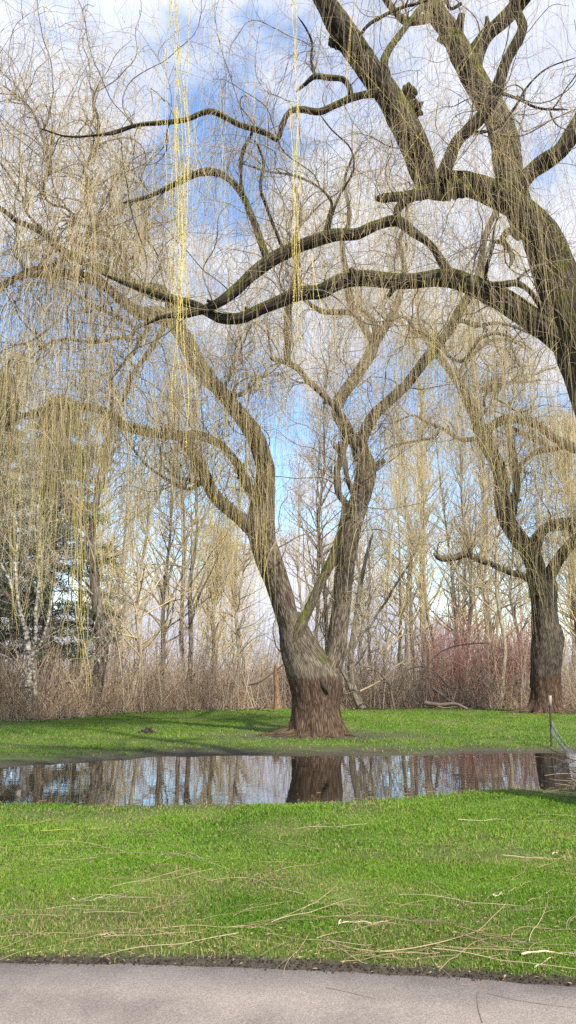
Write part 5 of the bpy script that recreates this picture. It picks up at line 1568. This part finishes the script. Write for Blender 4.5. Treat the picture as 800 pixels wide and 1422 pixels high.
fallen([(115, 1273), (160, 1272), (210, 1267), (240, 1258), (278, 1253)], .004, DT, 'long thin twig rising gently across the left of the near lawn', 19, forks=2)
fallen([(58, 1158), (95, 1156), (150, 1151)], .004, M['gold'], 'yellow shoot on the left of the near lawn, not far from the water', 20)
fallen([(210, 1206), (225, 1200), (240, 1196)], .004, M['gold'], 'small yellow curl left of centre, mid lawn', 21)
fallen([(0, 1150), (40, 1147), (75, 1140)], .004, M['gold'], 'yellow shoot touching the left edge near the water', 22)
fallen([(205, 1115), (200, 1121), (180, 1109), (150, 1113)], .003, DT, 'thin arched shoot at the near edge of the water, left', 23)
fallen([(670, 1422), (664, 1400), (664, 1380), (672, 1368), (682, 1360)], .004, BR, 'dark curved twig lying over the path edge at the lower right', 24)
fallen([(676, 1381), (715, 1390), (760, 1397), (803, 1402)], .003, BR, 'thin dark twig lying on the path at the lower right', 25)
fallen([(452, 1373), (485, 1380), (522, 1389)], .003, BR, 'thin brown twig lying on the path right of centre', 26)
fallen([(640, 1370), (662, 1368), (680, 1362)], .003, BR, 'short dark twig on the path edge beside the curved one', 27)
fallen([(598, 1407), (615, 1409), (628, 1412)], .002, DT, 'faint tan sliver lying on the path below centre right', 28)
fallen([(300, 1140), (330, 1143), (360, 1141)], .003, DT, 'pale thin shoot in the grass just below the water, left of centre', 29)
fallen([(440, 1325), (490, 1324), (560, 1322)], .003, DT, 'thin shoot lying level under the longest curved one', 30)

# the many look-alike twigs: countable, so each is its own object
rs = np.random.default_rng(601)
tw = []
for i in range(7):
    K = 1
    ln = .25 + .5 * rs.random()
    t = np.linspace(0, 1, 18)
    p = np.stack([(t - .5) * ln, .10 * ln * np.sin(t * 3 + rs.random() * 3), .006 + .012 * np.abs(np.sin(t * 5 + i))], 1)
    m = Mesh()
    m.tubes(p[None], taper([.0014 + .0012 * rs.random()], 18, .4), 4, att=[rs.random()])
    if i % 2:
        b = grow(p[[6, 11]], np.array([[1, .6, .05], [1, -.7, .05]]), np.array([.12, .16]), 8, .05, (0, 0, 0), rs)
        m.tubes(b, taper([.001, .001], 8, .4), 4, att=[.5, .5])
    o = m.build('fallen_twig', [DT, M['straw'], DT, BR, BR, DT, M['straw']][i])
    tag(o, 'thin dry willow twig among the many lying in the near grass', 'twig', 'thin dry twigs littering the near lawn')
    tw.append(o)
cnt = 0
while cnt < 170:
    v = 1120 + 225 * rs.random() ** 0.62
    u = rs.random() * 840 - 20
    g = G(u, v)
    x, y = g[0], g[1]
    if pond_s(np.array([x]), np.array([y]))[0] > -.15 or path_s(np.array([x]), np.array([y]))[0] > -.15: continue
    if rs.random() > .35 + .65 * (fbm(x * .7, y * 1.4, 44.0, 2) > 0): continue
    i = rs.integers(0, 7)
    o = tw[i] if cnt < 7 and False else tw[i].copy()
    if o.name not in col.objects: col.objects.link(o)
    o.location = (x, y, float(height(np.array([x]), np.array([y]))[0]) + .008)
    o.rotation_euler = (rs.normal() * .03, rs.normal() * .03, rs.normal() * .9 + (3.14 if rs.random() < .5 else 0))
    s_ = .35 + .9 * rs.random()
    o.scale = (s_, s_, s_)
    cnt += 1
for i, o in enumerate(tw):
    g = G(120 + i * 90, 1270 + (i * 37) % 60)
    o.location = (g[0], g[1], float(height(np.array([g[0]]), np.array([g[1]]))[0]) + .02)
    o.rotation_euler = (0, 0, .4 * i)
    o.scale = (.8, .8, .8)

# fine litter: chaff, bits of leaf and soil crumbs nobody could count
n = 9000
y = 4.4 + 7.0 * rs.random(n) ** 1.6; x = (rs.random(n) - .5) * (y * .9 + .8)
k = (pond_s(x, y) < -.1) & (path_s(x, y) < .06) & (rs.random(n) < np.clip(.5 + fbm(x * .8, y * 1.3, 44.0, 3), .15, 1))
x, y = x[k], y[k]; n = len(x)
z = height(x, y) + .012 + .02 * rs.random(n)
a = rs.random(n) * 6.28
ln = .006 + .022 * rs.random(n) ** 2; w = .002 + .004 * rs.random(n)
dx, dy = np.cos(a), np.sin(a)
V = np.stack([np.stack([x - dx * ln, y - dy * ln, z], 1), np.stack([x - dy * w, y + dx * w, z + .004], 1), np.stack([x + dx * ln, y + dy * ln, z + .002], 1), np.stack([x + dy * w, y - dx * w, z + .003], 1)], 1)
T = np.arange(n)[:, None] * 4
m = Mesh()
m.tris(V.reshape(-1, 3), np.concatenate([T + [0, 1, 2], T + [0, 2, 3]]), np.repeat(rs.random(n), 4))
tag(m.build('lawn_litter', M['deadtwig'], smooth=False), 'fine straw-coloured chaff scattered through the near grass', 'litter', kind='stuff')

rs = np.random.default_rng(811)
n = 400
x = (rs.random(n) - .5) * 14
nr = np.interp(x, NP[:, 0], NP[:, 1]); fr = np.interp(x, FP[:, 0], FP[:, 1])
y = np.where(rs.random(n) < .6, nr + np.abs(rs.normal(size=n)) * .35, fr - np.abs(rs.normal(size=n)) * .7)
k = pond_s(x, y) > .02
x, y = x[k], y[k]; n = len(x)
st = np.stack([x, y, np.full(n, WZ + .003)], 1)
a = rs.normal(size=n) * .6
pp = grow(st, np.stack([np.cos(a), np.sin(a), 0 * a], 1), .02 + .14 * rs.random(n) ** 3, 6, .08, (0, 0, 0), rs)
pp[..., 2] = WZ + .003
m = Mesh()
m.tubes(pp, taper(.0012 + .0015 * rs.random(n), 6, .5), 4, att=rs.random(n))
tag(m.build('floating_debris', M['deadtwig']), 'small bits of twig and dead grass floating along the water margins', 'debris', kind='stuff')

# clods along the edge of the path
rs = np.random.default_rng(701)
m = Mesh()
n = 5200
x = (rs.random(n) - .5) * 6
e = np.interp(x, EP[:, 0], EP[:, 1])
y = e + .06 * rs.normal(size=n) + .06
y = np.maximum(y, e - .05 * rs.random(n))
z = np.where(path_s(x, y) > 0, .004, height(x, y))
s_ = .0015 + .006 * rs.random(n) ** 2
O = np.array([[1, 0, 0], [-1, 0, 0], [0, 1, 0], [0, -1, 0], [0, 0, 1], [0, 0, -.6]])
V = np.stack([x, y, z + s_ * .3], 1)[:, None] + O[None] * s_[:, None, None] * (1 + .3 * rs.normal(size=(n, 6, 1)))
FT = np.array([[0, 2, 4], [2, 1, 4], [1, 3, 4], [3, 0, 4], [2, 0, 5], [1, 2, 5], [3, 1, 5], [0, 3, 5]])
m.tris(V.reshape(-1, 3), (np.arange(n)[:, None, None] * 6 + FT[None]).reshape(-1, 3))
tag(m.build('soil_crumbs', M['soil'], smooth=False), 'dark crumbled soil along the edge of the path', 'soil', kind='stuff')
